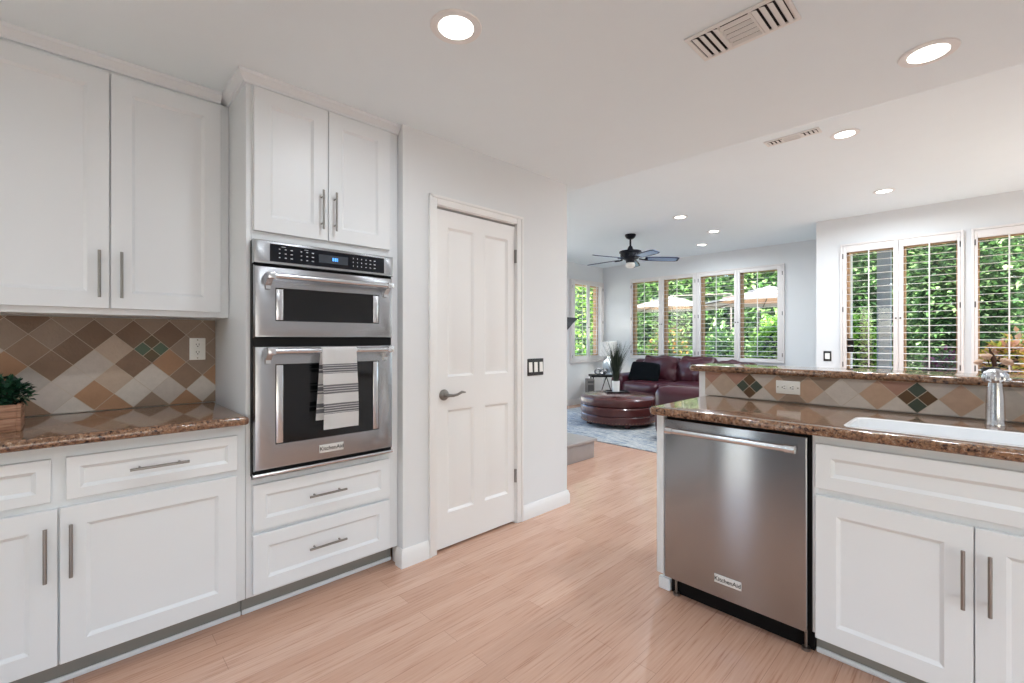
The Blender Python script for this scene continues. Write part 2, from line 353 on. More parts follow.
baseboard('baseboard_back', [(LX, BY), (-1.46, BY)], .11)
baseboard('baseboard_nook', [(-1.458, 7.8), (-1.458, NY), (1.8, NY)], .11)
# pantry door casing
b = MB(FX(PX)); c0 = .055
for (u0, u1, v0, v1) in ((D0-c0, D0, 0, DT+c0), (D1, D1+c0, 0, DT+c0), (D0, D1, DT, DT+c0)):
    b.box((u0, v0, 0), (u1, v1, .014), .004); 
for (u0, u1, v0, v1) in ((D0-c0, D0-c0+.018, 0, DT+c0), (D1+c0-.018, D1+c0, 0, DT+c0), (D0-c0, D1+c0, DT+c0-.018, DT+c0)): b.box((u0, v0, .006), (u1, v1, .021), .005)
for (u0, u1, v0, v1) in ((D0, D0+.006, 0, DT), (D1-.004, D1, 0, DT), (D0, D1, DT-.004, DT)): b.box((u0, v0, -.11), (u1, v1, 0))
struct(b.build('trim_1', M['trim']))
# four-panel pantry door
door = sempty('door_1', (PX-.03, (D0+D1)/2, .012))
b = MB(FX(PX)); us = [D0+.007, 1.613, 1.813, 1.904, 2.110, D1-.006]; vs = [.016, .217, .830, 1.030, 1.925, DT-.017]
w1, w0 = -.008, -.043
for i in range(5):
    for j in range(5):
        q = lambda k, w: [(us[i]+k, vs[j]+k, w), (us[i+1]-k, vs[j]+k, w), (us[i+1]-k, vs[j+1]-k, w), (us[i]+k, vs[j+1]-k, w)]
        if i in (1, 3) and j in (1, 3): b.loops([q(0, w1), q(.014, w1-.011), q(.024, w1-.011), q(.05, w1-.003)], cap0=False)
        else: b.quad(*q(0, w1))
b.loops([[(us[0], vs[0], w), (us[5], vs[0], w), (us[5], vs[5], w), (us[0], vs[5], w)] for w in (w0, w1)], cap1=False)
b.build('door_leaf', M['trim'], door, weld=.0005)
h = MB(FX(PX)); h.lathe([(.001, w1), (.033, w1), (.033, w1+.006), (.027, w1+.014), (.012, w1+.018), (.011, w1+.05), (.001, w1+.052)], (1.585, .925, 0), 24)
hp = [(1.585, .925, w1+.045), (1.62, .922, w1+.047), (1.65, .925, w1+.047), (1.685, .938, w1+.046), (1.712, .934, w1+.044)]
h.tube(hp, [.010, .009, .008, .008, .005], 10); h.build('door_handle', M['nickel'], door)
for z in (.325, 1.82):
    h = MB(FX(PX)); h.box((D1-.012, z-.045, -.006), (D1+.004, z+.045, .002)); h.tube([(D1-.003, z-.045, .005), (D1-.003, z+.045, .005)], .006, 10); h.build('hinge', M['nickel'], door)

# ------------------------------------------------------------------ shuttered windows
def shutter_window(n, f, u0, u1, v0, v1, panels, o0, o1, proj, lat=None, tilt=-4, edge=None):
    """u0..v1 outer frame; panels = openings (a,b); o0,o1 = opening bottom/top; proj = frame standing out of the wall"""
    c = f(((u0+u1)/2, v0, 0)); win = sempty('window_%d' % n, tuple(c)); F = M['shut']
    b = MB(f); t = .022
    for (a, d, e, g) in ((u0, u0+t, v0, v1), (u1-t, u1, v0, v1), (u0+t, u1-t, v0, v0+t), (u0+t, u1-t, v1-t, v1)): b.box((a, e, -.02), (d, g, proj), .003)
    b.build('window_frame', F, win)
    b = MB(f); k = len(panels)                                   # wooden sash and jamb behind the shutter
    for i, (a, d) in enumerate([(panels[0][0], panels[-1][1])] if n == 1 else panels):
        for (p, q, r, s_) in ((a-.05, a+.012, o0-.05, o1+.05), (d-.012, d+.05, o0-.05, o1+.05), (a, d, o0-.05, o0-.0), (a, d, o1-.0, o1+.05)): b.box((p, r, -.145), (q, s_, -.06))
    b.build('window_jamb', M['tan'], win)
    b = MB(f); b.box((u0+.01, v0+.03, -.125), (u1-.01, v1-.03, -.119)); b.build('window_pane', M['glass'], win)
    edges = [u0+t+.002] + [((panels[i][1]+panels[i+1][0])/2) for i in range(k-1)] + [u1-t-.002]
    z0, z1 = v0+t+.002, v1-t-.002; wf = proj-.006; wb = wf-.03
    for i, (a, d) in enumerate(panels):
        e0, e1 = edges[i]+(.0015 if i else 0), edges[i+1]-(.0015 if i < k-1 else 0)
        b = MB(f)
        for (p, q, r, s_) in ((e0, a, z0, z1), (d, e1, z0, z1), (a, d, z0, o0), (a, d, o1, z1)): b.box((p, r, wb), (q, s_, wf), .003)
        sp = b.build('shutter_panel', F, win)
        b = MB(f); N = round((o1-o0)/.0775); pit = (o1-o0)/N; wc = (wf+wb)/2; tt = R(tilt)
        for j in range(N):
            zc = o0 + pit*(j+.5); L = []
            for uu in (a+.001, d-.001):
                lp = []
                for kk in range(10):
                    an = 2*math.pi*kk/10; x, y = .032*math.cos(an), .0034*math.sin(an)
                    lp.append((uu, zc + x*math.sin(tt) + y*math.cos(tt), wc + x*math.cos(tt) - y*math.sin(tt)))
                L.append(lp)
            b.loops(L)
        b.build('louvers', F, sp)
        m_ = (a+d)/2; b = MB(f); b.box((m_-.006, o0+.03, wc+.034), (m_+.006, o1-.005, wc+.044), .002); b.build('tilt_rod', F, sp)
        for zz in ((z0+.1, (z0+z1)/2, z1-.12)):
            hu = e0 if i == 0 else e1
            h = MB(f); h.box((hu-.008, zz-.03, wf-.004), (hu+.008, zz+.03, wf+.004), .002); h.build('hinge', M['greydark'], sp)
        if k > 1:
            ku = e1-.018 if i == 0 else e0+.018
            h = MB(f); zk = (z0+z1)/2 - .12; h.lathe([(.001, wf+.018), (.009, wf+.014), (.007, wf+.004), (.004, wf-.001)], (ku, zk, 0), 12); h.build('knob', M['ironblk'], sp)
    return win
shutter_window(1, FX(LX), 6.76, 7.81, .80, 2.40, [(6.874, 7.262), (7.342, 7.727)], .93, 2.31, .055)
shutter_window(2, FY(BY), -4.80, -3.482, .885, 2.415, [(-4.75, -4.20), (-4.10, -3.553)], .945, 2.345, .03)
shutter_window(3, FY(BY), -3.478, -2.12, .885, 2.415, [(-3.413, -2.855), (-2.766, -2.217)], .945, 2.335, .03)
w4 = shutter_window(4, FY(NY), -1.208, -.146, .83, 2.395, [(-1.147, -.713), (-.627, -.194)], .90, 2.295, .03)
shutter_window(5, FY(NY), -.091, .971, .83, 2.395, [(-.044, .39), (.476, .91)], .90, 2.295, .03)
b = MB(FY(NY)); b.box((-1.145, 1.10, -.055), (-1.085, 1.165, -.02), .004); b.box((-1.145, 1.185, -.055), (-1.085, 1.265, -.02), .004); b.build('window_latch', M['ironblk'], w4)

# ================================================================== LEFT RUN OF CABINETS
def carcass(f, u0, u1, v0, v1, depth, w1, parent, m=M['cab']):
    b = MB(f); b.box((u0, v0, w1-depth), (u1, v1, w1), .002); return b.build('cabinet_body', m, parent)
fL = FX(0)
def front(f, kind, u0, u1, v0, v1, w0, w1, parent, handle=None, rail=.068, hm=None):
    o = MB(f).shaker(u0, u1, v0, v1, w0, w1, rail).build(kind, M['cab'], parent)
    if handle: bar_pull(f, *handle, w1, o, m=hm)
    return o
# base cabinet
t = thing('base_cabinet', 'white shaker base cabinet with two drawers above two doors, left of the oven tower', 'cabinet', (-2.55, -.03, 0))
carcass(fL, -.62, .548, .105, .884, .59, -2.27, t)
front(fL, 'door', -.034, .511, .113, .662, -2.27, -2.25, t, (-.006, .421, -.006, .606))
front(fL, 'door', -.585, -.040, .113, .662, -2.27, -2.25, t, (-.070, .421, -.070, .606))
front(fL, 'drawer', -.019, .515, .688, .838, -2.27, -2.25, t, (.153, .765, .337, .765), .036)
front(fL, 'drawer', -.585, -.056, .688, .838, -2.27, -2.25, t, (-.41, .765, -.23, .765), .036)
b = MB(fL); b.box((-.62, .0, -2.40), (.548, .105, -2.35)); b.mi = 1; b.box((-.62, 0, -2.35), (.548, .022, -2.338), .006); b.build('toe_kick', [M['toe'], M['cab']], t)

def rrect(x0, x1, y0, y1, r, i=0, n=6, corners=(1, 1, 1, 1)):
    pts = []
    for k, (cx, cy, a0, s_) in enumerate(((x1, y1, 0, (-1, -1)), (x0, y1, 90, (1, -1)), (x0, y0, 180, (1, 1)), (x1, y0, 270, (-1, 1)))):
        rr = max(r*corners[k], i+.003)
        for j in range(n+1):
            a = R(a0 + 90*j/n); pts.append((cx + s_[0]*rr + (rr-i)*math.cos(a), cy + s_[1]*rr + (rr-i)*math.sin(a)))
    return pts
def slab(name, x0, x1, y0, y1, z0, z1, rc=.02, re=.016, hole=None, corners=(1, 1, 1, 1)):
    b = MB(); L = []
    for k in range(5): a = R(90*k/4); L.append([(*p, z0 + re*(1-math.cos(a))) for p in rrect(x0, x1, y0, y1, rc, re*(1-math.sin(a)), corners=corners)])
    for k in range(5): a = R(90*k/4); L.append([(*p, z1 - re*(1-math.sin(a))) for p in rrect(x0, x1, y0, y1, rc, re*(1-math.cos(a)), corners=corners)])
    rings = b.loops(L, cap0=not hole, cap1=not hole)
    if hole:
        H = [[b.v((*p, z)) for p in rrect(*hole)] for z in (z0, z1)]; n = len(H[0])
        for i in range(n): b.face([H[0][i], H[0][(i+1) % n], H[1][(i+1) % n], H[1][i]])
        for ring, hh in ((rings[0], H[0]), (rings[-1], H[1])):
            es = []
            for lp in (ring, hh):
                for i in range(len(lp)): es.append(b.bm.edges.get((lp[i], lp[(i+1) % len(lp)])))
            bmesh.ops.triangle_fill(b.bm, edges=es, use_beauty=True)
    return b.build(name, M['granite'], loc=((x0+x1)/2, (y0+y1)/2, z0))
o = slab('countertop', -2.859, -2.205, -.64, .548, .8845, .9225, .006); tag(o, 'polished brown granite countertop on the left base cabinet, under the wall cabinets', 'countertop')

# ------------------------------------------------------------------ diamond tile backsplashes (tiles are faces of one mesh)
def clip(poly, u0, u1, v0, v1):
    for ax, val, sg in ((0, u0, 1), (0, u1, -1), (1, v0, 1), (1, v1, -1)):
        out = []
        for i in range(len(poly)):
            p, q = poly[i], poly[(i+1) % len(poly)]; a, c = (p[ax]-val)*sg, (q[ax]-val)*sg
            if a >= 0: out.append(p)
            if (a > 0 > c) or (a < 0 < c):
                t_ = a/(a-c); out.append((p[0]+(q[0]-p[0])*t_, p[1]+(q[1]-p[1])*t_))
        poly = out
        if len(poly) < 3: return []
    return poly
def backsplash(name, f, u0, u1, v0, v1, cu, cv, hd, colour, accents, thick, loc, g=.0015):
    keys = list(TM); b = MB(f); b.mi = 0; b.box((u0, v0, 0), (u1, v1, thick-.0015)); mats = [M['grout']] + [TM[k] for k in keys]
    def tile(c, h, key):
        poly = clip([(c[0]-h, c[1]), (c[0], c[1]-h), (c[0]+h, c[1]), (c[0], c[1]+h)], u0+.001, u1-.001, v0+.001, v1-.001)
        if poly: b.mi = 1 + keys.index(key); b.prism(poly, thick-.004, thick)
    I = int((u1-u0)/hd)+4
    for i in range(-60, 60):
        for j in range(-30, 30):
            if (i+j) % 2: continue
            c = (cu + i*hd, cv + j*hd)
            if not (u0-hd < c[0] < u1+hd and v0-hd < c[1] < v1+hd): continue
            if (i, j) in accents:
                k = accents[(i, j)]; q = hd/2
                for (du, dv, kk) in ((0, q, k[0]), (-q, 0, k[1]), (q, 0, k[1]), (0, -q, k[0])): tile((c[0]+du, c[1]+dv), q-g*1.4, kk)
            else: tile(c, hd-g*1.2, colour(i, j))
    return b.build(name, mats, loc=loc, smooth=False)
LC = {(1,1):'dk',(-1,1):'dk',(-1,-1):'dk2',(1,-1):'og',(2,0):'gb',(0,2):'gb',(0,-2):'lg',(2,-2):'br',(3,-1):'gb',(4,-2):'og',(3,-3):'lg',(2,-4):'og',(1,-3):'lg2',
      (0,-4):'gb',(-1,-3):'lg',(-2,-2):'be',(-2,0):'be',(-3,1):'dk',(-4,0):'dk',(-3,-1):'lg2',(-4,-2):'lg2',(-3,-3):'og',(-2,-4):'og',(-4,-4):'lg',(-5,-1):'dk2',
      (-6,0):'br',(-5,1):'gb',(-6,-2):'gy',(-5,-3):'lg2',(-6,-4):'br',(-7,-1):'og',(-7,1):'gb',(2,2):'gb',(3,1):'gb',(-2,2):'gb',(-4,2):'gb',(-6,2):'dk',(4,0):'gb'}
rr = random.Random(3)
o = backsplash('tile_backsplash', FX(KX+.0006), -.64, .549, .9235, 1.357, .28, 1.208, .0700, lambda i, j: LC.get((i, j)) or rr.choice(['gb', 'lg2', 'be', 'br', 'dk2']), {(0, 0): ('bw2', 'gn2'), (-8, -2): ('bw2', 'gn2')}, .010, (KX, 0, .9235))
tag(o, 'stone diamond tile backsplash between the left counter and the wall cabinets, one green accent', 'backsplash')

# wall cabinet
t = thing('wall_cabinet', 'white two-door wall cabinet hung above the left counter', 'cabinet', (-2.72, .11, 1.36))
carcass(fL, -.33, .549, 1.36, 2.393, .30, -2.57, t)
front(fL, 'door', .114, .513, 1.385, 2.375, -2.57, -2.55, t, (.147, 1.429, .147, 1.623))
front(fL, 'door', -.29, .109, 1.385, 2.375, -2.57, -2.55, t, (.077, 1.429, .077, 1.623))
CROWN = [(0, 2.392), (.010, 2.392), (.012, 2.402), (.020, 2.408), (.028, 2.420), (.034, 2.424), (.036, 2.4395), (0, 2.4395)]
def crown(path, parent):
    b = MB(); P = [Vector((p[0], p[1], 0)) for p in path]; n = len(P); L = []
    for i, p in enumerate(P):
        d0 = (P[i]-P[i-1]).normalized() if i else (P[1]-P[0]).normalized(); d1 = (P[i+1]-P[i]).normalized() if i < n-1 else d0
        n0 = Vector((d0.y, -d0.x, 0)); n1 = Vector((d1.y, -d1.x, 0)); k = n0+n1; k = k/max(.2, k.dot(n0))
        L.append([tuple(p + k*x + Vector((0, 0, z))) for x, z in CROWN])
    b.loops(L); b.build('crown_molding', M['cab'], parent)
crown([(-2.57, -.33), (-2.57, .513)], t)
# oven tower
t = thing('oven_cabinet', 'tall white cabinet tower holding the wall oven, beside the pantry door', 'cabinet', (-2.57, .92, 0))
b = MB(fL)
b.box((.55, .105, -2.86), (.572, 2.40, -2.27), .002); b.box((1.243, .105, -2.86), (1.302, 2.40, -2.27), .002)
b.box((.572, .105, -2.86), (1.243, .628, -2.27)); b.box((.572, 1.705, -2.86), (1.243, 2.40, -2.27)); b.box((.572, .628, -2.86), (1.243, 1.705, -2.84))
b.build('cabinet_body', M['cab'], t)
front(fL, 'door', .578, .906, 1.742, 2.385, -2.27, -2.25, t, (.874, 1.79, .874, 1.98))
front(fL, 'door', .910, 1.244, 1.742, 2.385, -2.27, -2.25, t, (.938, 1.79, .938, 1.98))
front(fL, 'drawer', .575, 1.242, .398, .605, -2.27, -2.25, t, (.81, .505, .99, .505), .05)
front(fL, 'drawer', .575, 1.242, .118, .381, -2.27, -2.25, t, (.81, .255, .99, .255), .06)
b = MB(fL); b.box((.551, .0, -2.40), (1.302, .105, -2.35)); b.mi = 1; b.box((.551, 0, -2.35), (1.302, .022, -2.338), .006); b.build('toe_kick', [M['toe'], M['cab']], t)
crown([(-2.60, .55), (-2.27, .55), (-2.27, 1.303)], t)

# ------------------------------------------------------------------ combination wall oven
t = thing('wall_oven', 'stainless steel double wall oven with microwave on top, built into the white tower', 'oven', (-2.27, .905, .636))
U0, U1 = .567, 1.245
b = MB(fL); b.box((.574, .634, -2.80), (1.241, 1.70, -2.272)); b.box((U0, .645, -2.269), (U1, 1.696, -2.238), .002); b.build('oven_body', M['blackm'], t)
def steel_frame(u0, u1, v0, v1, w0, w1, hole=None, bv=.012, name='oven_door', rim=.016):
    b = MB(fL); rect = lambda a, c, d, e, w: [(a, d, w), (c, d, w), (c, e, w), (a, e, w)]
    L = [rect(u0, u1, v0, v1, w0), rect(u0, u1, v0, v1, w1-bv), rect(u0+bv*.35, u1-bv*.35, v0+bv*.35, v1-bv*.35, w1-bv*.3), rect(u0+bv*2.2, u1-bv*2.2, v0+bv*1.2, v1-bv*1.2, w1)]
    if hole:
        a, c, d, e = hole
        L += [rect(a, c, d, e, w1), rect(a+.002, c-.002, d+.002, e-.002, w1-.006)]
    b.loops(L); return b.build(name, M['steel'], t)
WF = -2.213
# control panel
cp = steel_frame(U0, U1, 1.592, 1.698, -2.24, WF, (.632, 1.189, 1.605, 1.684), .010, 'control_panel')
b = MB(fL); b.box((.633, 1.606, WF-.008), (1.188, 1.683, WF-.002)); b.mi = 1
def marks(u, v, cols, rows, du, dv, w=.010, h=.004):
    for i in range(cols):
        for j in range(rows):
            ww = w*(.6+.4*((i*7+j*3) % 3)/2); b.box((u+i*du-ww/2, v-j*dv-h/2, WF-.002), (u+i*du+ww/2, v-j*dv+h/2, WF-.0012))
marks(.673, 1.664, 3, 3, .026, .019); marks(.768, 1.664, 3, 3, .026, .019); marks(1.02, 1.664, 3, 3, .022, .019, .004, .006)
marks(1.088, 1.664, 3, 3, .024, .019); marks(.69, 1.675, 1, 1, .1, .1, .03, .002); marks(.79, 1.675, 1, 1, .1, .1, .03, .002)
b.build('button_panel', [M['panel'], M['mark']], cp, smooth=False)
b = MB(fL); b.box((.848, 1.625, WF-.003), (.992, 1.665, WF-.0015)); b.mi = 1
for (a, c) in ((.914, .922), (.925, .934), (.937, .941)):
    b.box((a, 1.638, WF-.0015), (c, 1.654, WF-.001))
b.build('display', [M['screen'], M['digit']], cp, smooth=False)
def oven_door(v0, v1, wv0, wv1, hz, nm, badge=None, wu=(.655, 1.16)):
    d = steel_frame(U0+.003, U1-.003, v0, v1, -2.24, WF, (wu[0], wu[1], wv0, wv1), .014, nm)
    b = MB(fL); b.box((wu[0]+.001, wv0+.001, WF-.014), (wu[1]-.001, wv1-.001, WF-.005)); b.mi = 1
    for s_ in (0, 1):
        a = wu[0]+.003 if not s_ else wu[1]-.033; b.box((a, wv0+.004, WF-.006), (a+.030, wv1-.004, WF+.001), .003)
    b.build('oven_window', [M['black'], M['chrome']], d)
    b = MB(fL); b.tube([(.61, hz, WF+.055), (1.205, hz, WF+.055)], .0125, 16)
    for uu in (.622, 1.193):
        b.box((uu-.016, hz-.015, WF+.039), (uu+.016, hz+.015, WF+.071), .004)
        b.prism([(uu-.010, hz+.012), (uu+.010, hz+.012), (uu+.010, hz-.055), (uu-.010, hz-.055)], WF-.001, WF+.012)
        b.loops([[(uu-.012, hz-.05, WF), (uu+.012, hz-.05, WF), (uu+.012, hz+.015, WF), (uu-.012, hz+.015, WF)], [(uu-.012, hz-.012, WF+.045), (uu+.012, hz-.012, WF+.045), (uu+.012, hz+.012, WF+.045), (uu-.012, hz+.012, WF+.045)]])
    b.build('handle', M['chrome'], d)
    if badge:
        b = MB(fL); b.box((badge[0], badge[2], WF-.001), (badge[1], badge[3], WF+.003), .001)
        b.text('KitchenAid', ((badge[0]+badge[1])/2, (badge[2]+badge[3])/2), .026, WF+.0034); b.build('badge', [M['badge'], M['badgetxt']], d)
    return d
oven_door(1.262, 1.584, 1.338, 1.488, 1.535, 'microwave_door')
oven_door(.672, 1.226, .782, 1.143, 1.203, 'oven_door', (.850, .968, .709, .747))
b = MB(fL); b.box((U0, .645, -2.24), (U1, .660, WF-.004), .003); b.build('vent_trim', M['chrome'], t)

# towel over the lower oven handle
o = thing('dish_towel', 'white dish towel with grey stripe bands hanging from the lower oven handle', 'towel', (-2.158, .93, 1.22))
b = MB(); hw, hz = WF+.055, 1.203; NR = 62; NC = 14
def towel_sheet(ypos, ys, rows):
    L = []
    for (x, z, sc) in rows:
        L.append([(x + .0025*math.sin(9*c/NC + z*6), ypos(z) + ys*c/NC, z - .004*math.sin(3*c/NC)) for c in range(NC+1)])
    return L
rows = [(hw-.0165, .874 + (1.2-.874)*i/50, 0) for i in range(51)] + [(hw-.0165*math.cos(a), hz + .0165*math.sin(a), 0) for a in (R(30), R(60), R(90), R(120), R(150))]
nf = 132
rows += [(hw+.0165+.004*math.sin(i/nf*3), 1.2 - (1.2-.832)*i/nf, 0) for i in range(nf+1)]
vsr = []
for k, (x, z, _) in enumerate(rows):
    back = max(0, min(1, (50-k)/50)); y0 = .838 - .020*back; wd = .170
    vsr.append([b.v((x + .0022*math.sin(8*c/NC + z*7), y0 + wd*c/NC + (.004 if k > 56 else 0)*math.sin(z*9), z)) for c in range(NC+1)])
fr = lambda z: (1.215-z)/(1.215-.832)
for k in range(len(rows)-1):
    z = (rows[k][1]+rows[k+1][1])/2; q = fr(z); band = any(a < q < c for a, c in ((.20, .315), (.445, .565), (.69, .81)))
    b.mi = 1 if band and k % 4 else 0
    for c in range(NC): b.face([vsr[k][c], vsr[k][c+1], vsr[k+1][c+1], vsr[k+1][c]])
r_ = bmesh.ops.solidify(b.bm, geom=b.bm.faces[:], thickness=.0025)
b.build('towel_cloth', [M['towel'], M['towelg']], o)

# outlet on the left backsplash
def outlet(name, f, cu, cv, w, lab, horizontal=False):
    c = f((cu, cv, w)); t = thing(name, lab, 'outlet', tuple(c)); a, d = (.057, .035) if horizontal else (.035, .057)
    b = MB(f); b.box((cu-a, cv-d, w), (cu+a, cv+d, w+.006), .003); b.build('cover_plate', M['outlet'], t)
    for s_ in (-1, 1):
        x, y = (cu+s_*.0195, cv) if horizontal else (cu, cv+s_*.0195)
        b = MB(f); b.box((x-.014, y-.014, w+.004), (x+.014, y+.014, w+.008), .004); b.mi = 1
        for (px, py, qx, qy) in ((-.006, .004, .0012, .004), (.006, .004, .0012, .004), (0, -.006, .0025, .0025)):
            if horizontal: px, py, qx, qy = py, px, qy, qx
            b.box((x+px-qx, y+py-qy, w+.007), (x+px+qx, y+py+qy, w+.0085))
        b.build('receptacle', [M['outlet'], M['slot']], t)
    for s_ in (-1, 1):
        x, y = (cu+s_*.047, cv) if horizontal else (cu, cv+s_*.047)
        b = MB(f); b.lathe([(.0035, w+.005), (.003, w+.008)], (x, y, 0), 10); b.build('screw', M['gold'], t)
    return t
outlet('wall_outlet', FX(KX), .468, 1.205, .0105, 'white two-socket outlet upright on the tile backsplash near the oven tower')

# potted boxwood in a wooden box, on the left counter
t = thing('potted_plant', 'small dark green boxwood plant in a wooden box on the left counter', 'plant', (-2.50, -.22, .923))
b = MB(); x0, x1, y0, y1 = -2.60, -2.425, -.335, -.137; z0, z1 = .923, 1.020; k = .012
for (a, c) in (((x0, y0, z0), (x1, y0+k, z1)), ((x0, y1-k, z0), (x1, y1, z1)), ((x0, y0+k, z0), (x0+k, y1-k, z1)), ((x1-k, y0+k, z0), (x1, y1-k, z1))):
    zm = (z0+z1)/2
    b.box(a, (c[0], c[1], zm-.001), .0015); b.box((a[0], a[1], zm+.001), c, .0015)
b.box((x0+k, y0+k, z0), (x1-k, y1-k, z1-.02)); b.build('planter_box', M['planter'], t)
def leaf(b, p, n, up, l, w, bend=.15):
    n = n.normalized(); x = n.cross(up)
    if x.length < .01: x = n.cross(Vector((1, 0, 0)))
    x.normalize(); z = x.cross(n)
    a = b.v(tuple(p)); m1 = b.v(tuple(p + n*l*.5 + x*w*.5 + z*l*bend)); m2 = b.v(tuple(p + n*l*.5 - x*w*.5 + z*l*bend)); e = b.v(tuple(p + n*l + z*l*bend*.3)); c = b.v(tuple(p + n*l*.5))
    b.face([a, m1, c]); b.face([c, m1, e]); b.face([a, c, m2]); b.face([c, e, m2])
b = MB(); cc = Vector((-2.51, -.235, 1.055)); rg = random.Random(5)
for i in range(1500):
    d = Vector((rg.gauss(0, 1), rg.gauss(0, 1), rg.gauss(0, 1))).normalized(); rad = rg.uniform(.5, 1)
    p = cc + Vector((d.x*.10*rad, d.y*.125*rad, d.z*.062*rad))
    if p.z < 1.012 and abs(p.y+.235) < .10 and abs(p.x+2.51) < .09: continue
    leaf(b, p, d*.7 + Vector((rg.uniform(-.7, .7), rg.uniform(-.7, .7), rg.uniform(-.4, .7))), Vector((0, 0, 1)), rg.uniform(.018, .030), rg.uniform(.013, .018))
b.build('foliage', M['bush'], t, normals=False)
b = MB()
for i in range(9):
    a = i*.7; b.tube([(-2.51+.03*math.cos(a), -.235+.04*math.sin(a), 1.0), (-2.51+.05*math.cos(a), -.235+.07*math.sin(a), 1.06)], .002, 6)
b.build('stem', M['stem'], t)

# ------------------------------------------------------------------ three-gang switch by the pantry door
def switch(name, f, u0, u1, v0, v1, n, lab):
    t = thing(name, lab, 'light switch', tuple(f(((u0+u1)/2, (v0+v1)/2, 0))))
    b = MB(f); b.box((u0, v0, 0), (u1, v1, .006), .003); b.build('cover_plate', M['plate'], t); s_ = (u1-u0)/n
    for i in range(n):
        c = u0 + s_*(i+.5); q = s_*.3; vm = (v0+v1)/2; hh = (v1-v0)*.29
        b = MB(f); b.loops([[(c-q, vm-hh, .005), (c+q, vm-hh, .005), (c+q, vm+hh, .005), (c-q, vm+hh, .005)], [(c-q, vm-hh, .011), (c+q, vm-hh, .011), (c+q, vm+hh, .007), (c-q, vm+hh, .007)]]); b.build('rocker', M['outlet'], t)
    return t
switch('light_switch', FX(PX), 2.288, 2.452, .998, 1.118, 3, 'black plate with three white rockers on the wall right of the pantry door')
switch('light_switch', FY(NY), -1.382, -1.300, .985, 1.108, 1, 'single white rocker in a black plate left of the breakfast window')

# ================================================================== PENINSULA
fP = FY(0)
YF = -2.095; YD = -2.075       # w coordinates of carcass face and door face
b = MB(); b.box((-1.205, 2.742, 0), (.45, 2.86, 1.062), .004); struct(b.build('wall_peninsula', M['wall']))
t = thing('end_panel', 'white end panel with a corner foot block, left end of the peninsula beside the dishwasher', 'panel', (-1.11, 2.4, 0))
b = MB(); b.box((-1.128, 2.085, .105), (-1.088, 2.741, .884), .002); b.build('side_panel', M['cab'], t)
b = MB(); b.box((-1.128, 2.15, 0), (-1.088, 2.741, .105)); b.box((-1.145, 2.135, 0), (-1.086, 2.16, .06), .004); b.box((-1.145, 2.16, 0), (-1.128, 2.741, .022), .005); b.build('foot_block', M['cab'], t)
# dishwasher
t = thing('dishwasher', 'stainless steel dishwasher with a bar handle, under the left end of the peninsula counter', 'dishwasher', (-.78, 2.4, 0))
b = MB(fP); b.box((-1.084, .10, -2.68), (-.474, .881, -2.105)); b.build('tub_body', M['blackm'], t)
b = MB(fP); b.box((-1.079, .104, -2.104), (-.483, .870, -2.072), .004, 3); dd = b.build('dishwasher_door', M['steel'], t)
b = MB(fP); hz = .823; hw = -2.032
b.tube([(-1.045, hz, hw), (-.522, hz, hw)], .0135, 20)
for uu in (-1.036, -.531):
    b.tube([(uu-.018, hz, hw), (uu+.018, hz, hw)], .0165, 20); b.tube([(uu, hz, hw-.042), (uu, hz, hw)], .010, 12)
b.build('handle', M['chrome'], dd)
b = MB(fP); b.box((-.840, .170, -2.073), (-.726, .206, -2.069), .001); b.text('KitchenAid', (-.783, .188), .025, -2.0685); b.build('badge', [M['badge'], M['badgetxt']], dd)
b = MB(fP); b.box((-1.082, .0, -2.20), (-.474, .10, -2.152)); b.build('toe_panel', M['blackm'], t)
for x in (-1.05, -.50):
    b = MB(); b.lathe([(.016, 0), (.016, .012), (.006, .015), (.006, .10)], (x, 2.135, 0), 12); b.build('leveling_foot', M['nickel'], t)
# sink base
t = thing('sink_cabinet', 'white shaker sink base cabinet with a false drawer front over two doors', 'cabinet', (-.02, 2.4, 0))
b = MB(fP); b.box((-.469, .105, -2.68), (-.449, .884, YF), .001); b.box((.41, .105, -2.68), (.43, .884, YF), .001); b.box((-.449, .105, -2.68), (.41, .125, YF)); b.box((-.449, .125, -2.68), (.41, .884, -2.665))
b.box((-.449, .64, -2.115), (.41, .884, YF)); b.box((-.449, .125, -2.115), (-.43, .64, YF)); b.box((-.04, .125, -2.115), (.0, .64, YF)); b.build('cabinet_body', M['cab'], t)
front(fP, 'drawer_front', -.456, .41, .680, .852, YF, YD, t, None, .05)
front(fP, 'door', -.456, -.0235, .097, .653, YF, YD, t, (-.047, .392, -.047, .58))
front(fP, 'door', -.0205, .41, .097, .653, YF, YD, t, (.013, .392, .013, .58))
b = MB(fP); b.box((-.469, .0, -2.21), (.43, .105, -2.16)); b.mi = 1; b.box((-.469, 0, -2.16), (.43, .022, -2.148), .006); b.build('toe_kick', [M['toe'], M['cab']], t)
HOLE = (-.380, .40, 2.115, 2.420, .045)
o = slab('countertop', -1.155, .46, 2.043, 2.7405, .8845, .9225, .03, .016, HOLE, (.2, .2, 1, .2)); tag(o, 'polished brown granite peninsula countertop over the dishwasher and sink cabinet', 'countertop')
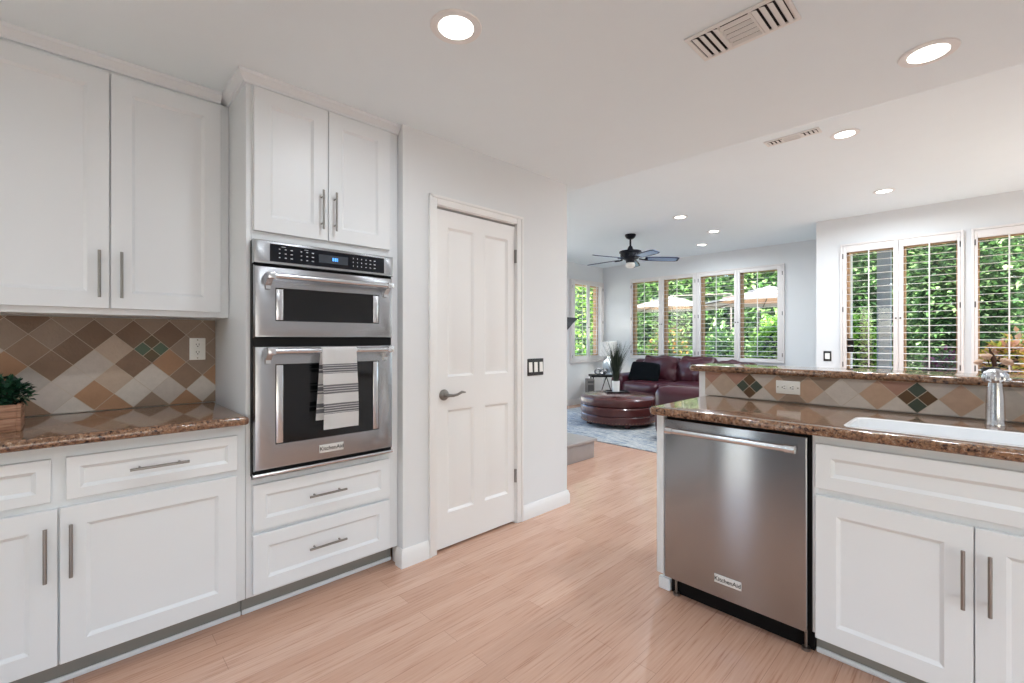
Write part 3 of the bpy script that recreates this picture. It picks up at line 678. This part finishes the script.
# sink
t = thing('sink', 'white porcelain undermount sink set into the peninsula counter', 'sink', (.01, 2.27, .70))
b = MB(); h = HOLE; q = lambda i, z, r=.045: [(*p, z) for p in rrect(h[0]+i, h[1]-i, h[2]+i, h[3]-i, max(.02, r))]
b.loops([q(.001, .80), q(.001, .923), q(.003, .9255), q(.010, .9255), q(.014, .921), q(.018, .80), q(.026, .735), q(.045, .712), q(.07, .708)], cap0=False)
b.loops([q(.001, .80), q(.010, .72), q(.04, .695)], cap0=False); b.build('basin', M['porcelain'], t, weld=.0004)
b = MB(); b.lathe([(.045, .7085), (.045, .712), (.03, .712), (.028, .706), (.001, .706)], (.01, 2.28, 0), 24); b.build('drain', M['chrome'], t)
# faucet
t = thing('faucet', 'brushed nickel faucet column with a fluted domed cap, standing behind the sink', 'faucet', (.033, 2.58, .9225))
fx, fy = .030, 2.58
b = MB(); b.lathe([(.001, .9226), (.030, .9226), (.030, .929), (.0275, .934), (.027, .99), (.0255, 1.04), (.022, 1.075), (.0195, 1.092), (.001, 1.092)], (fx, fy, 0), 36); b.build('faucet_body', M['chrome'], t)
b = MB(); N = 64; prof = [(.017, 1.086), (.028, 1.088), (.034, 1.096), (.0352, 1.106), (.033, 1.118), (.027, 1.130), (.016, 1.139), (.001, 1.142)]
L = []
for i, (r, z) in enumerate(prof):
    lp = []
    for k in range(N):
        a = 2*math.pi*k/N; s_ = 1 + (.10*math.cos(8*a) if 2 <= i <= 5 else 0); lp.append((fx + r*s_*math.cos(a), fy + r*s_*math.sin(a), z))
    L.append(lp)
b.loops(L); b.build('faucet_cap', M['chrome'], t)
b = MB(); b.tube([(fx+.024, fy-.005, 1.096), (fx+.036, fy-.008, 1.098), (fx+.042, fy-.010, 1.103)], [.007, .0075, .004], 12); b.build('lever', M['chrome'], t)
# backsplash on the raised wall
PCOL = {-2:'be',-1:'be',1:'tn',2:'tn',3:'lg',4:'tn',6:'tn',7:'gy',8:'tn',9:'lg',10:'tn'}
PT = {-1:'pk',1:'lg2',3:'gb',5:'gb',7:'lg2',9:'pk',11:'lg2',13:'gy',15:'lg2',17:'gb',-3:'pk'}
PB = {-1:'lg2',1:'lg',3:'gb',5:'lg2',7:'lg',9:'lg',11:'lg',13:'lg',15:'tn',17:'lg',-3:'lg'}
def pcol(i, j):
    if j == 0: return PCOL.get(i//2, 'be')
    return (PT if j > 0 else PB).get(i, 'lg2')
ac = {(0, 0): ('bw', 'gn'), (10, 0): ('gn', 'bw')}
o = backsplash('tile_backsplash', FY(2.742), -1.163, .45, .9235, 1.0615, -.914, .9925, .0705, pcol, ac, .010, (-.35, 2.742, .9235))
tag(o, 'row of diamond stone tiles with two green accents on the raised peninsula wall', 'backsplash')
b = MB(); 
o = slab('bar_ledge', -1.262, .46, 2.70, 3.02, 1.0625, 1.0985, .05, .016, None, (.1, 1, 1, .1)); tag(o, 'raised brown granite bar ledge capping the tiled peninsula wall', 'countertop')
outlet('wall_outlet', FY(2.742), -.722, 1.000, .0105, 'white two-socket outlet lying sideways on the peninsula backsplash', True)
# small dried arrangement behind the faucet
t = thing('dried_flowers', 'beige dried blooms with a brown stem poking up behind the faucet cap', 'flowers', (.02, 2.80, 1.0985))
b = MB(); b.lathe([(.001, 1.099), (.018, 1.099), (.027, 1.110), (.030, 1.122), (.026, 1.134), (.022, 1.137), (.001, 1.132)], (.02, 2.80, 0), 24); b.build('bowl', M['ironblk'], t)
rg = random.Random(11)
for (dx, z, tl, sz) in ((-.034, 1.152, -.6, .021), (-.012, 1.176, -.15, .024), (.042, 1.155, .5, .027)):
    b = MB(); base = Vector((.02+dx*.35, 2.80, 1.145)); tip = Vector((.02+dx, 2.80, z))
    for k in range(9):
        a = k*2.4; d = Vector((math.cos(a)*.8+tl, math.sin(a)*.8, .5 + .12*k/2)).normalized(); c = tip + d*sz*.35
        rot = Vector((0, 0, 1)).rotation_difference(d).to_matrix(); b.puff(tuple(c), (sz*.38, sz*.2, sz*.52), sz*.16, cuts=3, rot=rot)
    fl = b.build('bloom', M['bloom'], t)
    b = MB(); b.tube([base, (base+tip)/2 + Vector((0, 0, .004)), tip], .002, 6); b.build('flower_stem', M['stem'], t)
b = MB(); b.tube([(.032, 2.80, 1.14), (.026, 2.802, 1.18), (.016, 2.802, 1.212)], [.007, .009, .003], 8); b.build('brown_pod', M['stem'], t)

# ================================================================== CEILING FIXTURES
def downlight(x, y, z, r, lab, power, grp):
    t = thing('ceiling_light', lab, 'ceiling light', (x, y, z), grp)
    b = MB(); b.lathe([(r*.70, z-.004), (r*.80, z-.006), (r, z-.005), (r*1.03, z-.0005), (r*.70, z-.0005)], (x, y, 0), 40, cap=False); b.build('trim_ring', M['trim'], t, weld=0)
    b = MB(); b.lathe([(.001, z-.003), (r*.72, z-.003), (r*.72, z-.001), (.001, z-.001)], (x, y, 0), 40); b.build('lens', M['lampface'], t)
    ld = bpy.data.lights.new('lamp', 'AREA'); ld.shape = 'DISK'; ld.size = r*1.4; ld.energy = power; ld.color = (.86, .935, 1); ld.spread = R(170)
    lo = bpy.data.objects.new('lamp', ld); COL.objects.link(lo); lo.parent = t; lo.location = (0, 0, -.008); return t
downlight(-1.39, 1.045, CK, .095, 'round recessed ceiling light nearest the oven tower', KITCHEN_W, None)
downlight(-.16, 2.545, CK, .095, 'round recessed ceiling light above the kitchen sink', KITCHEN_W, None)
for (x, y, lb) in ((-1.39, -.65, 'added fill downlight over the left counter, unseen behind the viewpoint'), (.35, 1.0, 'added fill downlight in the middle of the kitchen aisle, unseen right of the viewpoint'), (.35, -.65, 'added fill downlight farthest from the oven tower, unseen behind the viewpoint')):
    downlight(x, y, CK, .095, lb, KITCHEN_W*(.7 if x < 0 else 1.2), None)  # out-of-view downlights added as kitchen fill light
downlight(-.69, 3.965, CL, .085, 'recessed light just past the ceiling step, next to the small vent', LIVING_W, None)
downlight(-.687, 5.77, CL, .085, 'recessed light in front of the breakfast windows', LIVING_W, None)
downlight(-2.53, 5.24, CL, .085, 'recessed living room light nearest the ceiling fan, to its right', LIVING_W, None)
downlight(-2.55, 6.27, CL, .085, 'recessed living room light above the middle of the sofa, farther than its right-hand neighbour', LIVING_W*.7, None)
downlight(-3.04, 7.02, CL, .085, 'farthest recessed ceiling light, close to the back windows', LIVING_W*.45, None)
def vent(x0, x1, y0, y1, z, lab, n_end, n_mid):
    t = thing('ceiling_vent', lab, 'vent', ((x0+x1)/2, (y0+y1)/2, z)); fr = .018
    b = MB(); 
    for (a, c, d, e) in ((x0, x1, y0, y0+fr), (x0, x1, y1-fr, y1), (x0, x0+fr, y0+fr, y1-fr), (x1-fr, x1, y0+fr, y1-fr)): b.box((a, d, z-.007), (c, e, z), .002)
    b.build('vent_frame', M['vent'], t)
    b = MB(); b.box((x0+fr, y0+fr, z-.002), (x1-fr, y1-fr, z-.0005)); b.build('duct_opening', M['ventdark'], t)
    w = (x1-x0-2*fr); a0 = x0+fr; s1, s2 = a0+w*.33, a0+w*.67; b = MB()
    for x in (s1, s2): b.box((x-.004, y0+fr, z-.008), (x+.004, y1-fr, z-.001))
    def slat_x(x, ang):                                  # slat lying along Y
        d = .011; b.loops([[(x-d*math.cos(ang)+o_, y, z-.006+d*math.sin(ang)*-1*0+ (-.004 if o_ else 0)) for o_ in (0, .004)] + [(x+d*math.cos(ang)+o_, y, z-.012+(-.0 if o_ else .002)) for o_ in (.004, 0)] for y in (y0+fr, y1-fr)])
    for k in range(n_end):
        slat_x(a0 + (s1-a0)*(k+.5)/n_end, R(40)); slat_x(s2 + (x1-fr-s2)*(k+.5)/n_end, R(40))
    for k in range(n_mid):
        y = y0+fr + (y1-y0-2*fr)*(k+.5)/n_mid; d = min(.007, (y1-y0-2*fr)/n_mid*.26)
        b.loops([[(x, y-d, z-.004), (x, y-d+.003, z-.004), (x, y+d, z-.014), (x, y+d-.003, z-.014)] for x in (s1, s2)])
    b.build('slats', M['vent'], t); return t
vent(-.822, -.465, 1.735, 1.93, CK, 'large white slatted air vent in the kitchen ceiling', 4, 5)
vent(-1.14, -.79, 3.695, 3.80, CL, 'small white slatted air vent beyond the ceiling step', 4, 3)

# ceiling fan
fxx, fyy = -3.44, 5.62
t = thing('ceiling_fan', 'dark five-blade ceiling fan with navy blades over the ottoman', 'ceiling fan', (fxx, fyy, CL))
b = MB(); b.lathe([(.001, CL-.0005), (.075, CL-.0005), (.075, CL-.02), (.055, CL-.05), (.03, CL-.065), (.001, CL-.068)], (fxx, fyy, 0), 28); b.build('canopy', M['fan'], t)
b = MB(); b.tube([(fxx, fyy, CL-.06), (fxx, fyy, 2.50)], .013, 12); b.lathe([(.02, 2.56), (.03, 2.545), (.045, 2.505), (.05, 2.49), (.001, 2.49)], (fxx, fyy, 0), 20); b.build('downrod', M['fan'], t)
b = MB(); b.lathe([(.001, 2.50), (.06, 2.50), (.15, 2.485), (.155, 2.465), (.135, 2.455), (.125, 2.40), (.10, 2.375), (.065, 2.36), (.06, 2.325), (.001, 2.32)], (fxx, fyy, 0), 36)
for k in range(16):
    a = 2*math.pi*k/16; b.box((fxx+.128*math.cos(a)-.008, fyy+.128*math.sin(a)-.008, 2.405), (fxx+.128*math.cos(a)+.008, fyy+.128*math.sin(a)+.008, 2.452), .003)
b.build('motor_housing', M['fan'], t)
b = MB(); b.lathe([(.055, 2.322), (.066, 2.30), (.062, 2.275), (.04, 2.255), (.001, 2.248)], (fxx, fyy, 0), 28); b.build('light_bowl', M['bulb'], t)
right = Vector((math.cos(R(46.05)), math.sin(R(46.05)), 0))
a0 = R(46.05) + R(-4)
for k in range(5):
    a = a0 + k*2*math.pi/5; d = Vector((math.cos(a), math.sin(a), 0)); s_ = Vector((-d.y, d.x, 0)); c = Vector((fxx, fyy, 2.385)); pt = R(-14)
    sv = s_*math.cos(pt) + Vector((0, 0, 1))*math.sin(pt); dz = Vector((0, 0, -.02))
    P = lambda r, w, h: tuple(c + d*r + sv*w + dz*(r/.66) + Vector((0, 0, h)))
    b = MB(); prof = [(.20, .048), (.26, .062), (.45, .070), (.62, .066), (.66, .052)]
    up = [P(r, w, .004) for r, w in prof] + [P(r, -w, .004) for r, w in prof[::-1]]; dn = [P(r, w, -.004) for r, w in prof] + [P(r, -w, -.004) for r, w in prof[::-1]]
    b.loops([up, dn])
    b.mi = 1; inn = [(.235, .036), (.28, .046), (.45, .053), (.60, .049), (.635, .038)]  # pale inset paints the bright reflection on the blade underside
    b.loops([[P(r, w, -.0041) for r, w in inn] + [P(r, -w, -.0041) for r, w in inn[::-1]], [P(r, w, -.0048) for r, w in inn] + [P(r, -w, -.0048) for r, w in inn[::-1]]], cap0=False)
    bl = b.build('fan_blade', [M['blade'], M['bladein']], t)
    b = MB(); b.tube([tuple(c + d*.12 + Vector((0, 0, -.005))), P(.17, 0, -.012), P(.24, 0, -.009)], [.012, .010, .010], 8); b.build('blade_iron', M['fan'], bl)

# ================================================================== LIVING ROOM
b = MB(); b.box((-5.15, 4.62, .0005), (-1.55, 6.74, .012), .004); o = b.build('area_rug', M['rug'], loc=(-3.3, 6, 0)); tag(o, 'blue-grey woven area rug under the ottoman and sofa', 'rug')
Z = .0125
# sofa: main run along the back wall and a return coming forward on the right
t = thing('sectional_sofa', 'burgundy leather sectional sofa under the back windows', 'sofa', (-3.1, 7.0, Z))
b = MB(); b.puff((-3.22, 7.27, .20), (1.32, .43, .14), .05, cuts=8); b.puff((-2.36, 6.1, .20), (.45, .80, .14), .05, cuts=8); b.build('sofa_base', M['leather'], t)
for i in range(3):
    c = -3.99 + i*.665
    b = MB(); b.puff((c, 7.16, .43), (.330, .40, .105), .07, (0, .02, .03), wr=.02, seed=i*3); b.build('seat_cushion', M['leather'], t)
    b = MB(); rot = Matrix.Rotation(R(-12), 3, 'X'); hw_, zc_ = ((.328, .705), (.328, .705), (.24, .66))[i]; b.puff((c - (.328-hw_), 7.53, zc_), (hw_, .135, .235), .09, (.01, .05, .02), cuts=14, wr=.045, rot=rot, seed=i*5+2); b.build('back_cushion', M['leather'], t)
b = MB(); b.puff((-4.44, 7.22, .36), (.125, .46, .29), .11, (0, 0, .01), wr=.01); b.build('armrest', M['leather'], t)
b = MB(); b.puff((-2.36, 5.31, .36), (.50, .15, .31), .12, (0, .0, .015), wr=.015); b.build('armrest', M['leather'], t)
b = MB(); b.puff((-3.50, 7.66, .52), (1.05, .10, .37), .07, cuts=8); b.puff((-1.98, 6.45, .44), (.10, 1.0, .29), .07, cuts=8); b.build('sofa_back', M['leather'], t)
for i in range(2):
    b = MB(); b.puff((-2.42, 5.84 + i*.7, .43), (.36, .34, .10), .07, (0, 0, .03), wr=.02, seed=20+i); b.build('seat_cushion', M['leather'], t)
for (x, y) in ((-4.4, 6.95), (-4.4, 7.6), (-2.75, 5.4), (-2.0, 5.4), (-2.0, 7.55)):
    b = MB(); b.lathe([(.03, Z), (.035, Z+.05)], (x, y, 0), 12); b.build('sofa_foot', M['darkwood'], t)
# pillow
b = MB(); rot = Matrix.Rotation(R(-22), 3, 'X') @ Matrix.Rotation(R(8), 3, 'Z'); b.puff((-4.05, 7.06, .675), (.255, .06, .19), .045, (0, .05, 0), wr=.02, rot=rot); o = b.build('throw_pillow', M['pillow'], loc=(-4.06, 7.06, .545)); tag(o, 'black throw pillow leaning on the left end of the burgundy sofa', 'pillow')
# ottoman
ox, oy = -3.77, 5.82
t = thing('ottoman', 'round brown-red leather ottoman with nailhead trim on the rug', 'ottoman', (ox, oy, Z))
b = MB(); b.lathe([(.001, .465), (.25, .464), (.40, .457), (.50, .438), (.545, .405), (.555, .365), (.548, .322), (.530, .302), (.001, .302)], (ox, oy, 0), 56); b.build('cushion_top', M['leather2'], t)
b = MB(); b.lathe([(.001, .300), (.535, .300), (.548, .285), (.550, .24), (.545, .19), (.533, .178), (.001, .178)], (ox, oy, 0), 56); b.build('middle_band', M['leather2'], t)
b = MB(); b.lathe([(.001, .176), (.533, .176), (.540, .165), (.540, .075), (.52, .065), (.001, .065)], (ox, oy, 0), 56); b.build('lower_band', M['leather2'], t)
b = MB(); b.lathe([(.008, 0), (.006, .004), (.001, .006)], (0, 0, 0), 6, axis=(1, 0, 0)); n0 = None
nail_me = None
for k in range(72):
    a = 2*math.pi*k/72; p = (.539*math.cos(a), .539*math.sin(a), .09 - Z)
    if nail_me is None: n0 = b.build('nailhead', M['nail']); n0.parent = t
    n = n0 if nail_me is None else n0.copy()
    if nail_me is not None: COL.objects.link(n); n.parent = t
    nail_me = n0.data; n.location = p; n.rotation_euler = (0, 0, a)
for k in range(4):
    a = R(45+90*k + 5); b = MB(); b.lathe([(.001, Z), (.035, Z), (.045, .03), (.04, .066), (.001, .066)], (ox+.43*math.cos(a), oy+.43*math.sin(a), 0), 16); b.build('bun_foot', M['leather2'], t)
# tray and grass plant
tx, ty = ox-.02, oy-.01
dl = right; dn_ = Vector((-right.y, right.x, 0))
b = MB(); 
def oriented(b, c, hu, hv, z0, z1):
    P = [c + dl*hu*a + dn_*hv*q for a, q in ((-1, -1), (1, -1), (1, 1), (-1, 1))]; b.loops([[(p.x, p.y, z) for p in P] for z in (z0, z1)])
oriented(b, Vector((tx, ty, 0)), .165, .13, .4655, .472)
for (cu, cv, hu, hv) in ((0, .125, .165, .006), (0, -.125, .165, .006), (.16, 0, .006, .119), (-.16, 0, .006, .119)): oriented(b, Vector((tx, ty, 0)) + dl*cu + dn_*cv, hu, hv, .472, .488)
o = b.build('tray', M['tray'], loc=(tx, ty, .4655)); tag(o, 'dark square tray lying on the round ottoman', 'tray')
t = thing('potted_grass', 'tall dark ornamental grass in a white pot, on the ottoman tray', 'plant', (tx, ty, .4725))
gx, gy = tx + right.x*-.01, ty + right.y*-.01
b = MB(); b.lathe([(.001, .4725), (.046, .4725), (.052, .48), (.058, .635), (.052, .635), (.048, .615), (.001, .615)], (gx, gy, 0), 28); b.build('pot', M['pot'], t)
b = MB(); rg = random.Random(4)
for i in range(260):
    a = rg.uniform(0, 6.283); r0 = rg.uniform(0, .035); h = rg.uniform(.36, .68); sp = rg.uniform(.01, .30)*(h/.6)
    p0 = Vector((gx + r0*math.cos(a), gy + r0*math.sin(a), .615)); d = Vector((math.cos(a), math.sin(a), 0)); x = Vector((-d.y, d.x, 0)); pv = None; wv = rg.uniform(.004, .008)
    for k in range(5):
        f_ = k/4; p = p0 + d*sp*f_**1.7 + Vector((0, 0, h*f_*(1-.08*f_))); w_ = wv*(1-f_)+.0006
        v = (b.v(tuple(p - x*w_)), b.v(tuple(p + x*w_)))
        if pv: b.face([pv[0], pv[1], v[1], v[0]])
        pv = v
b.build('grass_blades', M['grass'], t, normals=False)
# side table, lamp, knot, speaker
sx_, sy_ = -5.02, 7.26
t = thing('side_table', 'small black-topped side table with thin metal legs, in the corner left of the sofa', 'table', (sx_, sy_, 0))
b = MB(); oriented(b, Vector((sx_, sy_, 0)), .26, .17, .545, .58); b.build('tabletop', M['ironblk'], t)
for su in (-1, 1):
    for sv_ in (-1, 1):
        p = Vector((sx_, sy_, 0)) + dl*.22*su + dn_*.13*sv_; b = MB(); b.tube([(p.x, p.y, 0), (p.x, p.y, .545)], .011, 8); b.build('leg', M['ironblk'], t)
b = MB()
for su in (-1, 1):
    p = Vector((sx_, sy_, 0)) + dl*.05 ; q_ = p + dl*.17*su; b.tube([(q_.x, q_.y, .02), (p.x, p.y, .545)], .009, 8)
b.build('cross_brace', M['ironblk'], t)
lx, ly = sx_ + dl.x*.10 + dn_.x*.04, sy_ + dl.y*.10 + dn_.y*.04
t = thing('table_lamp', 'table lamp with a white drum shade and pale glass base, on the side table', 'lamp', (lx, ly, .58))
b = MB(); b.lathe([(.001, .5805), (.075, .5805), (.075, .595), (.03, .605), (.05, .63), (.105, .70), (.115, .76), (.09, .83), (.035, .88), (.028, .92), (.001, .92)], (lx, ly, 0), 32); b.build('lamp_base', M['lampglass'], t)
b = MB(); b.tube([(lx, ly, .92), (lx, ly, 1.10)], .008, 8); b.build('lamp_rod', M['nickel'], t)
b = MB(); b.lathe([(.165, .93), (.170, .932), (.158, 1.205), (.153, 1.205), (.165, .93)], (lx, ly, 0), 40, cap=False)
b.tube([(lx-.155, ly, 1.19), (lx+.155, ly, 1.19)], .003, 6); b.build('lamp_shade', M['shade'], t)
ld = bpy.data.lights.new('bulb', 'POINT'); ld.energy = 5; ld.shadow_soft_size = .05; ld.color = (1, .96, .9)
lo = bpy.data.objects.new('bulb', ld); COL.objects.link(lo); lo.parent = t; lo.location = (0, 0, .50)
kx, ky = sx_ - dl.x*.07 - dn_.x*.09, sy_ - dl.y*.07 - dn_.y*.09
b = MB()
for (ax, off, up_) in ((dl, -.055, Vector((0, 0, 1))), (dl, .03, (Vector((0, 0, 1))*.8 + dn_*.6)), ((dl*.6+dn_*.8), .085, (Vector((0, 0, 1))*.9 + dl*.4))):
    c = Vector((kx, ky, .645)) + dl*off; u_ = (ax).normalized(); w_ = up_.normalized(); pts = [c + u_*.058*math.cos(x*math.pi/10) + w_*.048*math.sin(x*math.pi/10) for x in range(21)]
    b.tube(pts, .0155, 8, caps=False)
o = b.build('decorative_chain', M['knot'], loc=(kx, ky, .582)); tag(o, 'silver chain-link ornament beside the lamp on the side table', 'ornament')
px_, py_ = -4.99, 6.78
t = thing('floor_speaker', 'small grey speaker box on the floor behind the ottoman', 'speaker', (px_, py_, 0))
b = MB(); oriented(b, Vector((px_, py_, 0)), .065, .11, 0, .53); b.build('speaker_box', M['greybox'], t)
b = MB(); oriented(b, Vector((px_, py_, 0)) - dn_*.111, .052, .004, .06, .43); oriented(b, Vector((px_, py_, 0)) - dn_*.111, .052, .004, .465, .50); b.build('speaker_grille', M['greydark'], t)
# hearth and mantel
t = thing('fireplace_hearth', 'low grey stone hearth step past the pantry corner, in front of the rug', 'hearth', (-3.6, 3.76, 0))
b = MB(); b.box((-4.6, 3.501, 0), (-2.875, 3.985, .178), .004); b.build('hearth_base', M['hearth'], t)
b = MB(); b.box((-4.62, 3.501, .178), (-2.845, 4.0, .206), .008, 3); b.build('hearth_slab', M['hearth'], t)
t = thing('mantel_shelf', 'dark navy mantel shelf end showing past the pantry corner', 'mantel', (-3.6, 3.6, 1.36))
b = MB(FX(0)); b.prism([(3.501, 1.345), (3.56, 1.345), (3.60, 1.37), (3.66, 1.42), (3.72, 1.455), (3.755, 1.462), (3.755, 1.475), (3.501, 1.475)], -4.5, -2.90); b.build('mantel_body', M['mantel'], t)

# ================================================================== GARDEN
b = MB(); b.box((-40, -12, -.4), (30, 45, -.12)); struct(b.build('ground', M['ground']))
def shrub(name, lab, cat, c, r, m, n, ls, trunk=None, grp='garden planting beyond the windows', seed=0):
    rg = random.Random(seed); t = thing(name, lab, cat, (c[0], c[1], -.12)); cv = Vector(c)
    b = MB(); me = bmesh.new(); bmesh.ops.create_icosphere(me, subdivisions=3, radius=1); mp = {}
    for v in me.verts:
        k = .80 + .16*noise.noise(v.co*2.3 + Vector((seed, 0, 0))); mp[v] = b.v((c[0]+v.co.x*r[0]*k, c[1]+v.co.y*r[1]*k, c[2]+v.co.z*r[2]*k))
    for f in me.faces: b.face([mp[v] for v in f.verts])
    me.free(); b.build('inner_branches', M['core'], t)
    b = MB()
    for i in range(n):
        d = Vector((rg.gauss(0, 1), rg.gauss(0, 1), rg.gauss(0, 1))).normalized()
        if d.y > .45: d.y = -d.y
        k = (.84 + .2*noise.noise(d*2.3 + Vector((seed, 0, 0)))) * rg.uniform(.86, 1.12)
        p = cv + Vector((d.x*r[0]*k, d.y*r[1]*k, d.z*r[2]*k))
        if p.z < -.1: continue
        l = ls*rg.uniform(.6, 1.3)
        leaf(b, p, d*.6 + Vector((rg.uniform(-1, 1), rg.uniform(-1, 1), rg.uniform(-1, .6))), Vector((rg.uniform(-.4, .4), rg.uniform(-.4, .4), 1)), l, l*.55)
    b.build('foliage', m, t, normals=False)
    b = MB(); b.tube([(c[0], c[1], -.15), (c[0]+.03, c[1], max(.1, c[2]))], [.09 if trunk else .04, .05 if trunk else .03], 8); b.build('trunk', M['bark'], t)
    return t
G = M
shrub('tree', 'tall mid-green tree behind the left part of the back windows, above the umbrellas', 'tree', (-12.2, 17.0, 3.2), (2.3, 1.8, 3.6), G['g_mid'], 4600, .22, 1, seed=1)
shrub('tree', 'tall tree behind the middle of the back windows, between the umbrella tops', 'tree', (-8.45, 17.3, 3.4), (1.85, 1.5, 3.8), G['g_mid'], 4600, .22, 1, seed=2)
shrub('tree', 'tall pale tree behind the right back window, above the nearer umbrella', 'tree', (-4.7, 17.0, 3.2), (1.45, 1.6, 3.6), G['g_mid'], 4600, .2, 1, seed=3)
shrub('hedge', 'long dark garden hedge far behind the umbrellas, closing the view in the back windows', 'hedge', (-9.0, 20.2, 1.6), (9.5, 1.2, 3.2), G['g_dark'], 5200, .3, seed=21)
shrub('shrub', 'dark shrub under the farther umbrella, seen low in the left back window', 'shrub', (-7.2, 11.0, .55), (.9, .7, 1.15), G['g_dark'], 3000, .12, seed=4)
shrub('shrub', 'orange-flecked shrub low in the second back window', 'shrub', (-5.6, 10.9, .55), (.60, .6, 1.0), G['g_orange'], 2200, .11, seed=5)
shrub('shrub', 'dark shrub under the umbrellas in the third back window', 'shrub', (-4.1, 10.9, .5), (.56, .55, 1.1), G['g_dark'], 2400, .11, seed=6)
shrub('shrub', 'tall bright green shrub filling the lower right back window', 'shrub', (-2.62, 9.9, .75), (.74, .6, 1.12), G['g_bright'], 3600, .10, seed=7)
shrub('low_hedge', 'low bright green hedge along the bottom of the left back windows', 'hedge', (-5.75, 9.5, .38), (1.05, .42, .70), G['g_bright'], 3400, .085, seed=8)
shrub('low_hedge', 'low bright green hedge along the bottom of the third back window', 'hedge', (-4.05, 9.3, .38), (.58, .42, .70), G['g_bright'], 2400, .085, seed=9)
shrub('tree', 'bright yellow-green tree right outside the left side window', 'tree', (-10.0, 12.9, 1.7), (1.35, 1.2, 2.7), G['g_bright'], 4600, .15, 1, seed=10)
shrub('shrub', 'bright green shrub in the left panel of the breakfast window, beside the grey post', 'shrub', (-1.5, 9.3, .7), (.50, .45, 1.0), G['g_bright'], 2800, .09, seed=11)
shrub('tree', 'dark tree filling the top of the left breakfast window', 'tree', (-1.9, 15.2, 2.6), (1.4, .9, 3.1), G['g_dark'], 5000, .16, 1, seed=12)
shrub('tree', 'dense green tree seen through the middle breakfast panel', 'tree', (-.20, 12.6, 2.1), (.95, .85, 2.7), G['g_dark'], 5000, .13, 1, seed=13)
shrub('tree', 'light green tree seen at the top of the right breakfast window', 'tree', (1.30, 10.2, 2.2), (.95, .85, 2.4), G['g_mid'], 4600, .12, 1, seed=14)
shrub('hedge', 'dark hedge behind the trees outside the breakfast windows', 'hedge', (1.6, 17.8, 1.4), (4.2, 1.0, 3.6), G['g_dark'], 5200, .22, seed=22)
shrub('shrub', 'yellow and pink autumn shrub low in the right breakfast window, behind the faucet', 'shrub', (.26, 8.55, .50), (.44, .36, .84), G['g_autumn'], 2600, .10, seed=15)
shrub('flowering_shrub', 'purple flowering shrub low in the middle breakfast panel', 'shrub', (-.42, 9.2, .45), (.32, .36, .68), G['g_purple'], 1800, .07, seed=16)
b = MB(); b.box((-1.05, 8.15, -.12), (-.90, 8.30, 2.7), .006); o = b.build('patio_post', M['post'], loc=(-.97, 8.22, -.12)); tag(o, 'grey-blue patio post outside the left breakfast window', 'post')
def umbrella(lab, x, y, zt, r, pole):
    t = thing('patio_umbrella', lab, 'umbrella', (x+pole[0], y+pole[1], -.12)); N = 8
    ring = lambda rr, z: [(x + rr*math.cos(2*math.pi*(k+.5)/N), y + rr*math.sin(2*math.pi*(k+.5)/N), z) for k in range(N)]
    b = MB()
    for (r0, z0, r1, z1) in ((.04, zt, r*.30, zt-.09), (r*.24, zt-.125, r*.66, zt-.235), (r*.56, zt-.265, r, zt-.375)):
        b.loops([ring(r0, z0), ring(r1, z1), ring(r1, z1-.035), ring(r1-.006, z1-.035), ring(r0, z0-.006)], cap0=r0 < .1, cap1=False)
    b.build('canopy', M['canvas'], t)
    b = MB(); b.loops([ring(.05, zt-.10), ring(r*.985, zt-.375), ring(r*.985, zt-.40), ring(.05, zt-.125)], cap0=False, cap1=False); b.build('canopy_lining', M['canvast'], t)
    for k in range(N):
        a = 2*math.pi*(k+.5)/N; b = MB(); b.tube([(x+.04*math.cos(a), y+.04*math.sin(a), zt-.16), (x+r*.97*math.cos(a), y+r*.97*math.sin(a), zt-.415)], .012, 6); b.build('rib', M['bark'], t)
    b = MB(); b.tube([(x+pole[0], y+pole[1], -.15), (x+pole[0], y+pole[1], zt+.1)], .03, 10); b.tube([(x+pole[0], y+pole[1], zt+.08), (x, y, zt+.02)], .02, 8); b.build('pole', M['greybox'], t)
    return t
umbrella('farther white patio umbrella with tan lining, seen through the two left back windows', -7.0, 13.8, 2.62, 1.6, (1.4, 1.3))
umbrella('nearer white patio umbrella with tan lining, seen through the two right back windows', -3.65, 12.3, 2.55, 1.6, (-.75, 1.55))
